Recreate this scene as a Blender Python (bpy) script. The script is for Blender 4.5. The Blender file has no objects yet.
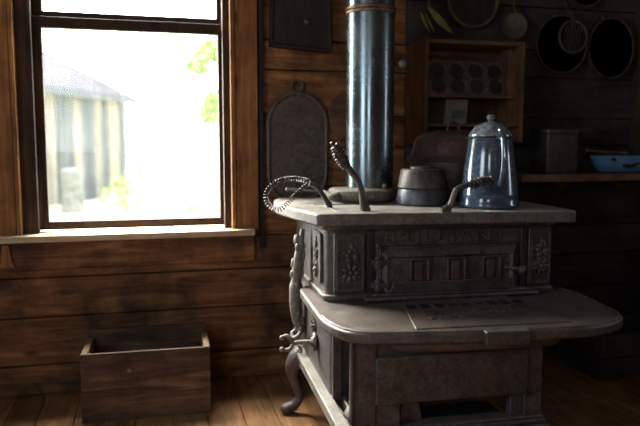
import bpy, bmesh, math, random
from mathutils import Vector, Matrix, Euler
random.seed(7)
C = bpy.context.scene.collection
SC = bpy.context.scene
PI = math.pi

# ------------------------------------------------------------------ materials
def new_mat(name):
    m = bpy.data.materials.new(name); m.use_nodes = True
    nt = m.node_tree; nt.nodes.clear()
    out = nt.nodes.new('ShaderNodeOutputMaterial')
    return m, nt, out

def N(nt, t, **kw):
    n = nt.nodes.new(t)
    for k, v in kw.items():
        if k.startswith('i_'):
            n.inputs[k[2:].replace('_', ' ')].default_value = v
        else:
            setattr(n, k, v)
    return n

def ramp(nt, fac, stops):
    r = nt.nodes.new('ShaderNodeValToRGB')
    els = r.color_ramp.elements
    while len(els) < len(stops): els.new(0.5)
    for e, (p, c) in zip(els, stops):
        e.position = p; e.color = (*c, 1) if len(c) == 3 else c
    nt.links.new(fac, r.inputs['Fac'])
    return r.outputs['Color']

def mixc(nt, fac, a, b, mode='MIX'):
    n = nt.nodes.new('ShaderNodeMix'); n.data_type = 'RGBA'; n.blend_type = mode
    for sock, v in ((n.inputs[0], fac), (n.inputs[6], a), (n.inputs[7], b)):
        if isinstance(v, (int, float)): sock.default_value = v
        elif isinstance(v, tuple): sock.default_value = (*v, 1)
        else: nt.links.new(v, sock)
    return n.outputs[2]

def noise(nt, vec, scale, detail=4, rough=.6, dist=0):
    n = N(nt, 'ShaderNodeTexNoise'); n.inputs['Scale'].default_value = scale
    n.inputs['Detail'].default_value = detail; n.inputs['Roughness'].default_value = rough
    n.inputs['Distortion'].default_value = dist
    nt.links.new(vec, n.inputs['Vector']); return n.outputs['Fac']

def coords(nt, scale=(1, 1, 1)):
    t = N(nt, 'ShaderNodeTexCoord'); mp = N(nt, 'ShaderNodeMapping')
    mp.inputs['Scale'].default_value = scale
    nt.links.new(t.outputs['Object'], mp.inputs['Vector'])
    return mp.outputs['Vector']

def bump(nt, h, strength, dist=.004):
    b = N(nt, 'ShaderNodeBump'); b.inputs['Strength'].default_value = strength
    b.inputs['Distance'].default_value = dist
    nt.links.new(h, b.inputs['Height']); return b.outputs['Normal']

def wood(name, dark, mid, light, axis=0, rough=.75, stretch=14, per_island=.35, stain=.6, bmp=.5, spec=.3):
    m, nt, out = new_mat(name)
    s = [stretch] * 3; s[axis] = 1.0
    v = coords(nt, tuple(s))
    geo = N(nt, 'ShaderNodeNewGeometry')
    off = N(nt, 'ShaderNodeVectorMath', operation='SCALE'); off.inputs['Scale'].default_value = 37.
    cmb = N(nt, 'ShaderNodeCombineXYZ')
    for k in range(3): nt.links.new(geo.outputs['Random Per Island'], cmb.inputs[k])
    nt.links.new(cmb.outputs[0], off.inputs[0])
    add = N(nt, 'ShaderNodeVectorMath', operation='ADD')
    nt.links.new(v, add.inputs[0]); nt.links.new(off.outputs[0], add.inputs[1])
    v = add.outputs[0]
    g = noise(nt, v, 2.2, 6, .65, 1.2)
    col = ramp(nt, g, [(.25, dark), (.5, mid), (.75, light)])
    v2 = coords(nt)
    b = noise(nt, v2, 5, 5, .65)
    st = ramp(nt, b, [(.32, (1 - stain,) * 3), (.62, (1, 1, 1))])
    col = mixc(nt, 1., col, st, 'MULTIPLY')
    kv = coords(nt, tuple(5.5 if k != axis else 2.2 for k in range(3)))
    vo = N(nt, 'ShaderNodeTexVoronoi'); vo.inputs['Scale'].default_value = 1.6; nt.links.new(kv, vo.inputs['Vector'])
    kn = ramp(nt, vo.outputs['Distance'], [(.05, (.28, .24, .22)), (.16, (1, 1, 1))])
    col = mixc(nt, .8, col, kn, 'MULTIPLY')
    pr = ramp(nt, geo.outputs['Random Per Island'], [(0, (1 - per_island,) * 3), (1, (1, 1, 1))])
    col = mixc(nt, 1., col, pr, 'MULTIPLY')
    p = N(nt, 'ShaderNodeBsdfPrincipled'); p.inputs['Roughness'].default_value = rough
    p.inputs['Specular IOR Level'].default_value = spec
    nt.links.new(col, p.inputs['Base Color'])
    nt.links.new(bump(nt, g, bmp), p.inputs['Normal'])
    nt.links.new(p.outputs[0], out.inputs[0]); return m

def iron(name, dark, light, dust=(.3, .27, .24), dust_amt=.0, rust=(.12, .05, .03), rust_amt=.25, rough=.5, metal=.35, scale=1., bmp=.35, pit=.8):
    """cast iron: mottled dark metal, rust in patches, dust lying on what faces up"""
    m, nt, out = new_mat(name)
    v = coords(nt)
    a = noise(nt, v, 9 * scale, 7, .7)
    f = noise(nt, v, 90 * scale, 3, .6)
    col = ramp(nt, a, [(.3, dark), (.7, light)])
    sp_ = ramp(nt, noise(nt, v, 55 * scale, 4, .75), [(.36, (.45,) * 3), (.5, (1, 1, 1)), (.66, (1.5,) * 3)])
    col = mixc(nt, pit, col, sp_, 'MULTIPLY')
    rm = noise(nt, v, 5 * scale, 6, .7)
    rf = ramp(nt, rm, [(.5, (0, 0, 0)), (.72, (rust_amt,) * 3)])
    col = mixc(nt, rf, col, rust)
    if dust_amt > 0:
        geo = N(nt, 'ShaderNodeNewGeometry'); sp = N(nt, 'ShaderNodeSeparateXYZ')
        nt.links.new(geo.outputs['Normal'], sp.inputs[0])
        up = ramp(nt, sp.outputs['Z'], [(.45, (0, 0, 0)), (.95, (1, 1, 1))])
        d2 = noise(nt, v, 6 * scale, 7, .72)
        df = ramp(nt, d2, [(.34, (dust_amt * .15,) * 3), (.66, (dust_amt,) * 3)])
        fac = mixc(nt, 1., up, df, 'MULTIPLY')
        col = mixc(nt, fac, col, dust)
    p = N(nt, 'ShaderNodeBsdfPrincipled'); p.inputs['Metallic'].default_value = metal
    rr = ramp(nt, a, [(.3, (rough - .1,) * 3), (.7, (min(1, rough + .15),) * 3)])
    nt.links.new(rr, p.inputs['Roughness'])
    nt.links.new(col, p.inputs['Base Color'])
    mx = N(nt, 'ShaderNodeMath', operation='ADD'); nt.links.new(a, mx.inputs[0]); nt.links.new(f, mx.inputs[1])
    nt.links.new(bump(nt, mx.outputs[0], bmp, .002), p.inputs['Normal'])
    nt.links.new(p.outputs[0], out.inputs[0]); return m

def enamel(name, base, speck, rough=.15, scale=60, lo=.55, hi=.72):
    m, nt, out = new_mat(name)
    v = coords(nt)
    a = noise(nt, v, scale, 5, .7)
    b = noise(nt, v, 7, 4, .6)
    col = ramp(nt, a, [(lo, base), (hi, speck)])
    col = mixc(nt, ramp(nt, b, [(.4, (0, 0, 0)), (.75, (.35,) * 3)]), col, tuple(c * .5 for c in base))
    p = N(nt, 'ShaderNodeBsdfPrincipled')
    rr = ramp(nt, b, [(.3, (rough,) * 3), (.8, (rough + .15,) * 3)])
    nt.links.new(rr, p.inputs['Roughness']); p.inputs['IOR'].default_value = 1.6
    p.inputs['Coat Weight'].default_value = .6; p.inputs['Coat Roughness'].default_value = .1
    nt.links.new(col, p.inputs['Base Color'])
    nt.links.new(bump(nt, b, .15, .003), p.inputs['Normal'])
    nt.links.new(p.outputs[0], out.inputs[0]); return m

def plain(name, col, rough=.7, metal=0., var=.3, scale=12):
    m, nt, out = new_mat(name)
    v = coords(nt)
    a = noise(nt, v, scale, 5, .65)
    c = ramp(nt, a, [(.3, tuple(x * (1 - var) for x in col)), (.7, tuple(min(1, x * (1 + var)) for x in col))])
    p = N(nt, 'ShaderNodeBsdfPrincipled'); p.inputs['Roughness'].default_value = rough; p.inputs['Metallic'].default_value = metal
    nt.links.new(c, p.inputs['Base Color'])
    nt.links.new(bump(nt, a, .2), p.inputs['Normal'])
    nt.links.new(p.outputs[0], out.inputs[0]); return m

M = {}
M['wall'] = wood('wall_boards', (.06, .022, .008), (.25, .106, .037), (.50, .24, .092), axis=0, stretch=11, per_island=.45, stain=.8)
M['wall_dark'] = wood('dark_grey_boards', (.030, .026, .024), (.06, .052, .048), (.10, .088, .08), axis=0, stretch=12, per_island=.45)
M['wall_y'] = wood('wall_boards_side', (.10, .055, .03), (.26, .15, .085), (.42, .27, .16), axis=1, stretch=12)
M['floor'] = wood('floor_boards', (0.14, 0.055, 0.02), (0.32, 0.15, 0.058), (0.46, 0.24, 0.1), axis=1, stretch=14, per_island=.35, stain=.45, rough=.6)
M['ceil'] = wood('ceiling_boards', (.12, .075, .045), (.30, .20, .13), (.46, .33, .22), axis=1, stretch=12)
M['casing'] = wood('casing_wood', (.15, .055, .016), (.36, .155, .05), (.55, .26, .095), axis=2, stretch=16, stain=.55)
M['sash'] = wood('sash_wood', (0.02, 0.009, 0.005), (0.06, 0.028, 0.014), (0.14, 0.07, 0.035), axis=2, stretch=14, stain=.6)
M['sill'] = wood('sill_wood', (.42, .29, .16), (.68, .51, .31), (.80, .65, .43), axis=0, stretch=14, stain=.35)
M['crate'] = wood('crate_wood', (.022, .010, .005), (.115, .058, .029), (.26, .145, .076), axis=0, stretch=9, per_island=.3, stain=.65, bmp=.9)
M['crate_lit'] = wood('crate_lit_side_wood', (0.14, 0.08, 0.045), (0.32, 0.2, 0.12), (0.48, 0.33, 0.21), axis=1, stretch=11, per_island=.3, stain=.45)  # box sides: paler copy of the crate wood, light on them painted in
M['shelf'] = wood('shelf_wood', (.06, .025, .010), (.15, .066, .028), (.25, .12, .054), axis=2, stretch=12, per_island=.3)
M['shelf_x'] = wood('shelf_wood_flat', (.05, .02, .008), (.12, .052, .022), (.2, .095, .042), axis=0, stretch=12, per_island=.3)
M['board'] = wood('worn_shelf_board', (.16, .09, .05), (.36, .22, .13), (.55, .38, .25), axis=0, stretch=12, stain=.7)
M['breadboard'] = wood('round_board_wood', (.08, .036, .015), (.2, .095, .042), (.3, .16, .075), axis=0, stretch=10)
M['hangboard'] = wood('dark_board_wood', (.012, .009, .008), (.026, .019, .016), (.045, .034, .028), axis=2, stretch=10, per_island=.2)
M['iron_top'] = iron('dusty_cooktop_iron', (.05, .042, .037), (.125, .105, .093), (.46, .405, .35), .85, (.09, .05, .035), .4, .52, .12, 1.2, .7)
M['iron_body'] = iron('cast_iron_body', (.026, .021, .0195), (.086, .071, .064), (.28, .225, .19), .55, (.085, .04, .027), .5, .46, .25, 1.6, .7)
M['iron_apron'] = iron('dusty_lit_iron', (.034, .026, .0225), (.108, .087, .075), (.215, .165, .135), .5, (.12, .06, .04), .7, .47, .2, 1.6, .8)
M['iron_pale'] = iron('worn_bright_iron', (.085, .073, .062), (.22, .192, .165), (.38, .33, .28), .5, (.12, .065, .045), .5, .52, .2, 2., .8)
M['iron_dark'] = iron('sooty_iron', (.014, .011, .010), (.034, .028, .025), (.12, .1, .09), .3, (.045, .022, .015), .3, .55, .3)
M['iron_rust'] = iron('rusty_iron', (.034, .02, .015), (.075, .042, .03), (.2, .15, .12), .4, (.10, .048, .03), .6, .6, .15)
M['pan_iron'] = iron('greased_pan_iron', (.045, .033, .028), (.10, .075, .064), (.2, .17, .15), .3, (.085, .042, .028), .45, .5, .2)
M['roaster'] = iron('brown_pot_iron', (.04, .023, .021), (.10, .058, .052), (.25, .19, .17), .45, (.11, .05, .04), .5, .34, .35)
M['small_pot'] = iron('small_pot_iron', (.035, .026, .024), (.095, .074, .068), (.26, .21, .18), .4, (.09, .05, .04), .5, .46, .3)
M['small_pot_low'] = iron('small_pot_blue_iron', (.03, .034, .044), (.075, .08, .098), (.26, .22, .19), .3, (.09, .055, .045), .6, .42, .35)
M['wire'] = iron('lifter_wire', (.022, .018, .016), (.07, .056, .048), (.2, .17, .15), .2, (.10, .055, .035), .4, .36, .6, 3.)
M['lifter'] = iron('lifter_iron', (.045, .037, .034), (.11, .092, .082), (.3, .25, .22), .5, (.1, .055, .04), .5, .42, .5, 2.)
M['pan_dusty'] = iron('dusty_round_pan', (.07, .057, .048), (.16, .134, .112), (.40, .35, .29), .75, (.12, .07, .05), .5, .5, .2, 1.5)
M['pipe'] = iron('blued_pipe_steel', (.12, .155, .17), (.16, .20, .22), (.2, .18, .16), .0, (.10, .085, .075), .12, .24, .9, .4, .02, 0.)
M['pipe_band'] = iron('pipe_band_rust', (.10, .06, .04), (.2, .12, .08), (.2, .18, .16), .0, (.18, .08, .04), .6, .45, .6)
M['enamel'] = enamel('grey_blue_enamel', (.030, .055, .09), (.12, .18, .26), .12, 70, .52, .75)
M['enamel_lid'] = enamel('pale_speckled_enamel', (.08, .10, .125), (.30, .33, .37), .16, 55, .42, .66)
M['basin'] = enamel('light_blue_enamel', (.10, .27, .52), (.20, .38, .62), .28, 20, .5, .8)
M['trim_dark'] = wood('dark_upright_wood', (.03, .022, .012), (.06, .045, .026), (.1, .08, .045), axis=2, stretch=12)
M['tin_plate'] = iron('greyed_tin_plate', (.05, .044, .038), (.11, .096, .084), (.2, .18, .16), .1, (.1, .06, .04), .4, .5, .2, 1.5)
M['cup_black'] = plain('recess_black', (.012, .011, .010), .6)  # one flat black for the muffin cups and the draft slots
M['chip'] = plain('chipped_enamel', (.015, .015, .017), .7)
M['paper'] = plain('old_paper', (.13, .12, .105), .9, 0, .25, 30)
M['tin'] = iron('dull_tin', (.045, .042, .04), (.10, .094, .088), (.2, .18, .16), .2, (.08, .04, .03), .4, .5, .3, 1.5)
M['tin_light'] = iron('ladle_tin', (.07, .06, .046), (.15, .13, .10), (.2, .17, .14), .2, (.1, .06, .04), .5, .4, .4, 2.)
M['knob'] = enamel('glassy_knob', (.3, .3, .3), (.45, .45, .45), .1, 30)
M['leaf_dry'] = plain('dry_husk', (.20, .26, .075), .7, 0, .35, 20)
M['wick'] = wood('woven_rim', (.05, .034, .018), (.12, .085, .045), (.2, .145, .085), axis=0, stretch=6)
M['isinglass'] = plain('smoky_mica', (.05, .028, .022), .25, 0, .6, 25)
M['ash'] = plain('ash', (.22, .2, .18), .95, 0, .4, 20)
# outside
M['ground'] = plain('dry_grass_ground', (.20, .22, .11), .95, 0, .5, 1.5)
M['barn_pale'] = wood('barn_pale_boards', (.11, .078, .058), (.165, .122, .094), (.21, .165, .13), axis=2, stretch=8, per_island=.25, stain=.3)
M['barn_grey'] = wood('barn_grey_boards', (.018, .019, .024), (.035, .036, .042), (.055, .055, .06), axis=2, stretch=8, per_island=.3, stain=.3)
M['barn_roof'] = wood('barn_roof_shakes', (.026, .024, .028), (.034, .032, .037), (.042, .04, .045), axis=1, stretch=6, per_island=.2, stain=.2, rough=1., spec=0.)
M['barn_eave'] = plain('barn_eave_board', (0.034, 0.034, 0.04), .9)
M['stump'] = wood('stump_wood', (.08, .07, .06), (.12, .105, .09), (.17, .15, .13), axis=2, stretch=6)
M['bark'] = plain('bark', (.14, .1, .07), .9)
M['leaf'] = plain('leaf_green', (.17, .27, .045), .6, 0, .35, 3)
M['grass'] = plain('grass_blade', (.34, .42, .14), .8, 0, .35, 2)

def glass_mat():
    m, nt, out = new_mat('dusty_window_glass')
    v = coords(nt, (30, 1, 1.2)); v2 = coords(nt)
    st = noise(nt, v, 3, 5, .7); bl = noise(nt, v2, 3, 5, .65)
    mul = N(nt, 'ShaderNodeMath', operation='MULTIPLY'); nt.links.new(st, mul.inputs[0]); nt.links.new(bl, mul.inputs[1])
    fac = ramp(nt, mul.outputs[0], [(.18, (.004,) * 3), (.42, (.018,) * 3)])
    tr = N(nt, 'ShaderNodeBsdfTransparent'); tr.inputs['Color'].default_value = (.96, .98, .97, 1)
    tl = N(nt, 'ShaderNodeBsdfTranslucent'); tl.inputs['Color'].default_value = (.85, .85, .82, 1)
    gl = N(nt, 'ShaderNodeBsdfGlossy'); gl.inputs['Roughness'].default_value = .03
    mx = N(nt, 'ShaderNodeMixShader'); nt.links.new(fac, mx.inputs[0]); nt.links.new(tr.outputs[0], mx.inputs[1]); nt.links.new(tl.outputs[0], mx.inputs[2])
    lw = N(nt, 'ShaderNodeLayerWeight'); lw.inputs['Blend'].default_value = .5
    pw = N(nt, 'ShaderNodeMath', operation='POWER'); nt.links.new(lw.outputs['Facing'], pw.inputs[0]); pw.inputs[1].default_value = 5.
    fr = N(nt, 'ShaderNodeMath', operation='MULTIPLY_ADD'); nt.links.new(pw.outputs[0], fr.inputs[0]); fr.inputs[1].default_value = .55; fr.inputs[2].default_value = .008
    mx2 = N(nt, 'ShaderNodeMixShader'); nt.links.new(fr.outputs[0], mx2.inputs[0]); nt.links.new(mx.outputs[0], mx2.inputs[1]); nt.links.new(gl.outputs[0], mx2.inputs[2])
    nt.links.new(mx2.outputs[0], out.inputs[0]); return m
M['glass'] = glass_mat()

# ------------------------------------------------------------------ mesh helpers
class MB:
    def __init__(s): s.bm = bmesh.new(); s.mi = 0
    def _add(s, verts, faces, mat=None):
        vs = [s.bm.verts.new(mat @ Vector(v) if mat else v) for v in verts]
        for f in faces:
            try:
                fc = s.bm.faces.new([vs[i] for i in f]); fc.material_index = s.mi
            except ValueError: pass
        return s
    def box(s, x0, x1, y0, y1, z0, z1, mat=None):
        v = [(x, y, z) for x in (x0, x1) for y in (y0, y1) for z in (z0, z1)]
        f = [(0, 1, 3, 2), (4, 6, 7, 5), (0, 4, 5, 1), (2, 3, 7, 6), (0, 2, 6, 4), (1, 5, 7, 3)]
        return s._add(v, f, mat)
    def prism(s, poly, a, b, plane='xy', mat=None, taper=0.):
        n = len(poly)
        cx = sum(p[0] for p in poly) / n; cy = sum(p[1] for p in poly) / n
        def mk(p, h):
            return (p[0], p[1], h) if plane == 'xy' else (p[0], h, p[1]) if plane == 'xz' else (h, p[0], p[1])
        top = [(p[0] + (cx - p[0]) * taper, p[1] + (cy - p[1]) * taper) for p in poly]
        v = [mk(p, a) for p in poly] + [mk(p, b) for p in top]
        f = [tuple(range(n))[::-1], tuple(range(n, 2 * n))] + [(i, (i + 1) % n, n + (i + 1) % n, n + i) for i in range(n)]
        return s._add(v, f, mat)
    def lathe(s, prof, segs=40, mat=None, sx=1., sy=1.):
        v = []; f = []
        for r, z in prof:
            for k in range(segs):
                a = 2 * PI * k / segs; v.append((r * math.cos(a) * sx, r * math.sin(a) * sy, z))
        for i in range(len(prof) - 1):
            for k in range(segs):
                a, b = i * segs + k, i * segs + (k + 1) % segs
                f.append((a, b, b + segs, a + segs))
        if prof[0][0] > 1e-5: f.append(tuple(range(segs))[::-1])
        if prof[-1][0] > 1e-5: f.append(tuple(range((len(prof) - 1) * segs, len(prof) * segs)))
        return s._add(v, f, mat)
    def tube(s, pts, rad, segs=8, closed=False, flat=1.):
        pts = [Vector(p) for p in pts]; n = len(pts)
        if not isinstance(rad, (list, tuple)): rad = [rad] * n
        t0 = (pts[1] - pts[0]).normalized()
        nrm = t0.orthogonal().normalized(); v = []; f = []
        prev = t0
        for i, p in enumerate(pts):
            if closed: t = (pts[(i + 1) % n] - pts[i - 1]).normalized()
            else: t = (pts[min(i + 1, n - 1)] - pts[max(i - 1, 0)]).normalized()
            nrm = prev.rotation_difference(t) @ nrm; prev = t
            nrm = (nrm - t * nrm.dot(t)).normalized(); b = t.cross(nrm)
            for k in range(segs):
                a = 2 * PI * k / segs
                v.append(p + nrm * (math.cos(a) * rad[i]) + b * (math.sin(a) * rad[i] * flat))
        for i in range(n if closed else n - 1):
            j = (i + 1) % n
            for k in range(segs):
                f.append((i * segs + k, i * segs + (k + 1) % segs, j * segs + (k + 1) % segs, j * segs + k))
        if not closed:
            f.append(tuple(range(segs))[::-1]); f.append(tuple(range((n - 1) * segs, n * segs)))
        return s._add(v, f)
    def ball(s, c, r, sc=(1, 1, 1), u=12, w=8, rot=None):
        m = Matrix.Translation(c) @ (rot.to_matrix().to_4x4() if rot else Matrix()) @ Matrix.Diagonal((*sc, 1))
        prof = [(r * math.sin(PI * i / w) if 0 < i < w else 0, -r * math.cos(PI * i / w)) for i in range(w + 1)]
        v = [(0, 0, -r)]; f = []
        for i in range(1, w):
            for k in range(u): v.append((prof[i][0] * math.cos(2 * PI * k / u), prof[i][0] * math.sin(2 * PI * k / u), prof[i][1]))
        v.append((0, 0, r)); L = len(v) - 1
        for k in range(u):
            f.append((0, 1 + (k + 1) % u, 1 + k)); f.append((L, L - u + k, L - u + (k + 1) % u))
        for i in range(w - 2):
            for k in range(u):
                a, b = 1 + i * u + k, 1 + i * u + (k + 1) % u
                f.append((a, b, b + u, a + u))
        return s._add(v, f, m)
    def build(s, name, mats, parent=None, smooth=True, bevel=0, loc=None, seg=2, angle=38):
        bmesh.ops.remove_doubles(s.bm, verts=s.bm.verts, dist=1e-6)
        bmesh.ops.recalc_face_normals(s.bm, faces=s.bm.faces)
        me = bpy.data.meshes.new(name); s.bm.to_mesh(me); s.bm.free()
        if not isinstance(mats, (list, tuple)): mats = [mats]
        for m in mats: me.materials.append(m)
        if smooth:
            me.polygons.foreach_set('use_smooth', [True] * len(me.polygons))
            me.set_sharp_from_angle(angle=math.radians(angle))
        o = bpy.data.objects.new(name, me); C.objects.link(o)
        if parent: o.parent = parent
        if loc: o.location = loc
        if bevel:
            b = o.modifiers.new('bevel', 'BEVEL'); b.width = bevel; b.segments = seg
            b.limit_method = 'ANGLE'; b.angle_limit = math.radians(40)
        return o

def thing(name, label, cat, loc=(0, 0, 0), rz=0, group=None):
    o = bpy.data.objects.new(name, None); C.objects.link(o)
    o.empty_display_size = .05
    o.location = loc; o.rotation_euler = (0, 0, rz)
    return tag(o, label, cat, group)
def tag(o, label, cat, group=None, kind=None):
    o['label'] = label; o['category'] = cat
    if group: o['group'] = group
    if kind: o['kind'] = kind
    return o
def struct(o, label=None, cat=None):
    o['kind'] = 'structure'
    if label: o['label'] = label
    if cat: o['category'] = cat
    return o

def smooth_path(pts, n=8, closed=False):
    P = [Vector(p) for p in pts]; out = []
    m = len(P)
    for i in range(m if closed else m - 1):
        if closed: a, b, c, d = P[i - 1], P[i], P[(i + 1) % m], P[(i + 2) % m]
        else: a, b, c, d = P[max(i - 1, 0)], P[i], P[i + 1], P[min(i + 2, m - 1)]
        for k in range(n):
            t = k / n
            out.append(.5 * ((2 * b) + (c - a) * t + (2 * a - 5 * b + 4 * c - d) * t * t + (3 * b - a - 3 * c + d) * t ** 3))
    if not closed: out.append(P[-1])
    return out
def lerp_list(vals, n):
    out = []
    for i in range(n):
        t = i / (n - 1) * (len(vals) - 1); k = min(int(t), len(vals) - 2); out.append(vals[k] + (vals[k + 1] - vals[k]) * (t - k))
    return out
def resample(path, n):
    d = [0]
    for a, b in zip(path, path[1:]): d.append(d[-1] + (b - a).length)
    out = []; j = 0
    for i in range(n):
        t = d[-1] * i / (n - 1)
        while j < len(d) - 2 and d[j + 1] < t: j += 1
        w = (t - d[j]) / max(1e-9, d[j + 1] - d[j]); out.append(path[j].lerp(path[j + 1], min(1, w)))
    return out
def helix(path, radii, turns, per=9):
    n = turns * per + 1
    pts = resample(path, n); rr = lerp_list(radii, n); out = []
    t0 = (pts[1] - pts[0]).normalized(); nrm = t0.orthogonal().normalized(); prev = t0
    for i, p in enumerate(pts):
        t = (pts[min(i + 1, n - 1)] - pts[max(i - 1, 0)]).normalized()
        nrm = prev.rotation_difference(t) @ nrm; prev = t
        nrm = (nrm - t * nrm.dot(t)).normalized(); b = t.cross(nrm); a = 2 * PI * i / per
        out.append(p + (nrm * math.cos(a) + b * math.sin(a)) * rr[i])
    return out
def round_poly(pts, r, n=6):
    out = []; m = len(pts)
    for i in range(m):
        p = Vector((*pts[i], 0)); a = Vector((*pts[i - 1], 0)); b = Vector((*pts[(i + 1) % m], 0))
        ri = r[i] if isinstance(r, (list, tuple)) else r
        if ri <= 0: out.append((p.x, p.y)); continue
        da = (a - p); db = (b - p)
        ri = min(ri, da.length * .49, db.length * .49)
        s, e = p + da.normalized() * ri, p + db.normalized() * ri
        for k in range(n + 1):
            t = k / n; q = s * (1 - t) ** 2 + p * 2 * t * (1 - t) + e * t * t; out.append((q.x, q.y))
    return out
def inset_poly(pts, d):
    """shrink a convex-ish CCW polygon by d"""
    m = len(pts); out = []
    for i in range(m):
        p = Vector(pts[i]); a = Vector(pts[i - 1]); b = Vector(pts[(i + 1) % m])
        e = (b - a)
        if e.length < 1e-9: out.append((p.x, p.y)); continue
        e.normalize(); n = Vector((-e.y, e.x)); q = p + n * d; out.append((q.x, q.y))
    return out

# ------------------------------------------------------------------ the room
WY = 2.92            # inner face of the back wall
RX, LX, FY, CZ = 2.62, -1.55, -1.3, 2.35
JX = 1.16             # butt joint; the boards right of it have a much darker, greyer colour
def plank_wall(mb, x0, x1, z0, z1, y, t=.035, hole=None, seam=.006, heights=None, jit=.006):
    z = z0; k = 0
    while z < z1 - .01:
        h = heights[k % len(heights)] if heights else .16
        zt = min(z + h, z1); k += 1
        spans = [(x0, x1)]
        if hole and zt > hole[2] + .001 and z < hole[3] - .001:
            spans = [(x0, hole[0]), (hole[1], x1)]
            # boards cut by the opening keep their part above or below it
            if z < hole[2]: mb.box(hole[0], hole[1], y, y + t, z + seam / 2, hole[2])
            if zt > hole[3]: mb.box(hole[0], hole[1], y, y + t, hole[3], zt - seam / 2)
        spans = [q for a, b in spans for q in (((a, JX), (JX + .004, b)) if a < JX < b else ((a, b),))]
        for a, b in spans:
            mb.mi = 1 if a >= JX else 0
            d = random.uniform(-jit, jit)
            mb.box(a, b, y + d + jit, y + t + jit, z + seam / 2, zt - seam / 2)
        z = zt
WIN = (-.51, .36, .665, 2.12)
mb = MB()
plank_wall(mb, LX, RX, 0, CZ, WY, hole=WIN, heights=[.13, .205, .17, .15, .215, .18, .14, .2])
struct(mb.build('wall_back', [M['wall'], M['wall_dark']], bevel=.004, smooth=False))
mb = MB()                                            # sheathing outside the boards keeps daylight out of the seams
h = WIN; y0, y1 = WY + .045, WY + .06
mb.box(LX - .1, h[0], y0, y1, -.02, CZ); mb.box(h[1], RX + .1, y0, y1, -.02, CZ)
mb.box(h[0], h[1], y0, y1, -.02, h[2]); mb.box(h[0], h[1], y0, y1, h[3], CZ)
struct(mb.build('wall_back_sheathing', M['wall'], smooth=False))
def side_wall(name, x, hole, sgn):
    mb = MB(); z = 0; k = 0
    hs = [.18, .2, .16, .22]
    while z < CZ - .01:
        zt = min(z + hs[k % 4], CZ); k += 1
        sp = [(FY, WY + .06)]
        if hole and zt > hole[2] and z < hole[3]:
            sp = [(FY, hole[0]), (hole[1], WY + .06)]
            if z < hole[2]: mb.box(min(x, x + sgn * .05), max(x, x + sgn * .05), hole[0], hole[1], z, hole[2])
            if zt > hole[3]: mb.box(min(x, x + sgn * .05), max(x, x + sgn * .05), hole[0], hole[1], hole[3], zt)
        for a, b in sp: mb.box(min(x, x + sgn * .05), max(x, x + sgn * .05), a, b, z, zt)
        z = zt
    return struct(mb.build(name, M['wall_y'], smooth=False, bevel=.003))
LW = (.15, 1.15, .85, 1.95)       # window in the left wall
RW = (1.48, 1.68, .98, 1.75)      # narrow opening in the right wall
side_wall('wall_left', LX, LW, -1)
side_wall('wall_right', RX, RW, 1)
FILL_W = (-1.15, -.55, 1.0, 1.85)      # opening added in the front wall for fill daylight on the stove
mb = MB()
for a, b, c_, d_ in ((LX - .05, FILL_W[0], 0, CZ), (FILL_W[1], RX + .05, 0, CZ), (FILL_W[0], FILL_W[1], 0, FILL_W[2]), (FILL_W[0], FILL_W[1], FILL_W[3], CZ)): mb.box(a, b, FY - .05, FY, c_, d_)
struct(mb.build('wall_front', M['wall'], smooth=False))
mb = MB()
x = LX - .05; 
while x < RX + .05:
    w = random.choice([.115, .13, .14]); mb.box(x + .0015, min(x + w, RX + .06) - .0015, FY, WY + .05, -.03, 0); x += w
struct(mb.build('floor', M['floor'], smooth=False, bevel=.002))
mb = MB(); mb.box(LX - .1, RX + .1, FY - .1, WY + .06, -.06, -.031)
struct(mb.build('floor_underside', M['ceil'], smooth=False))
mb = MB()
x = LX - .05
while x < RX + .05:
    mb.box(x, x + .198, FY - .05, WY + .06, CZ, CZ + .03); x += .2
mb.box(LX - .1, RX + .1, FY - .1, WY + .1, CZ + .031, CZ + .06)
struct(mb.build('ceiling', M['ceil'], smooth=False))

# window_1 : casing, jambs, two sashes, panes, stool
win = thing('window_1', 'old wooden sash window with bright dusty panes over the wooden box', 'window', (0, WY, 0)); win['kind'] = 'structure'
GY = .07                                             # glass plane, from the wall's face
mb = MB()
mb.box(-.655, -.535, -.030, .012, .69, 2.26)         # left casing
mb.box(-.532, -.515, -.042, .02, .69, 2.2)           # bead
mb.box(.362, .46, -.032, .012, .69, 2.26)            # right casing
mb.box(.342, .36, -.042, .02, .69, 2.2)
mb.box(-.69, .50, -.034, .012, 2.135, 2.27)
mb.build('window_casing', M['casing'], win, smooth=False, bevel=.003)
mb = MB()
mb.box(-.515, -.47, 0, .13, .67, 2.14); mb.box(.32, .362, 0, .13, .67, 2.14); mb.box(-.515, .362, 0, .13, 2.09, 2.135)
mb.box(-.47, -.455, .0, .035, .69, 2.1); mb.box(.314, .325, .0, .035, .69, 2.1)
mb.build('window_jamb', M['sash'], win, smooth=False, bevel=.002)
def sash(z0, z1, y, name, rail_b, rail_t):
    mb = MB()
    mb.box(-.465, -.422, y - .018, y + .018, z0, z1); mb.box(.299, .327, y - .018, y + .018, z0, z1)
    mb.box(-.43, .3, y - .0175, y + .0175, z0, z0 + rail_b); mb.box(-.43, .3, y - .0175, y + .0175, z1 - rail_t, z1)
    s = mb.build(name, M['sash'], win, smooth=False, bevel=.003)
    mb = MB(); mb.box(-.43, .305, y - .0015, y + .0015, z0 + rail_b - .005, z1 - rail_t + .005)
    g = mb.build('window_pane', M['glass'], s, smooth=False)
    return s
sash(.70, 1.585, GY, 'lower_sash', .035, .045)
sash(1.56, 2.09, GY + .04, 'upper_sash', .055, .04)
mb = MB(); mb.prism([(-.60, -.085), (.435, -.085), (.44, 0), (.365, 0), (.365, .13), (-.515, .13), (-.515, 0), (-.61, 0)], .665, .692)
mb.build('window_sill', M['sill'], win, smooth=False, bevel=.004)
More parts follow.
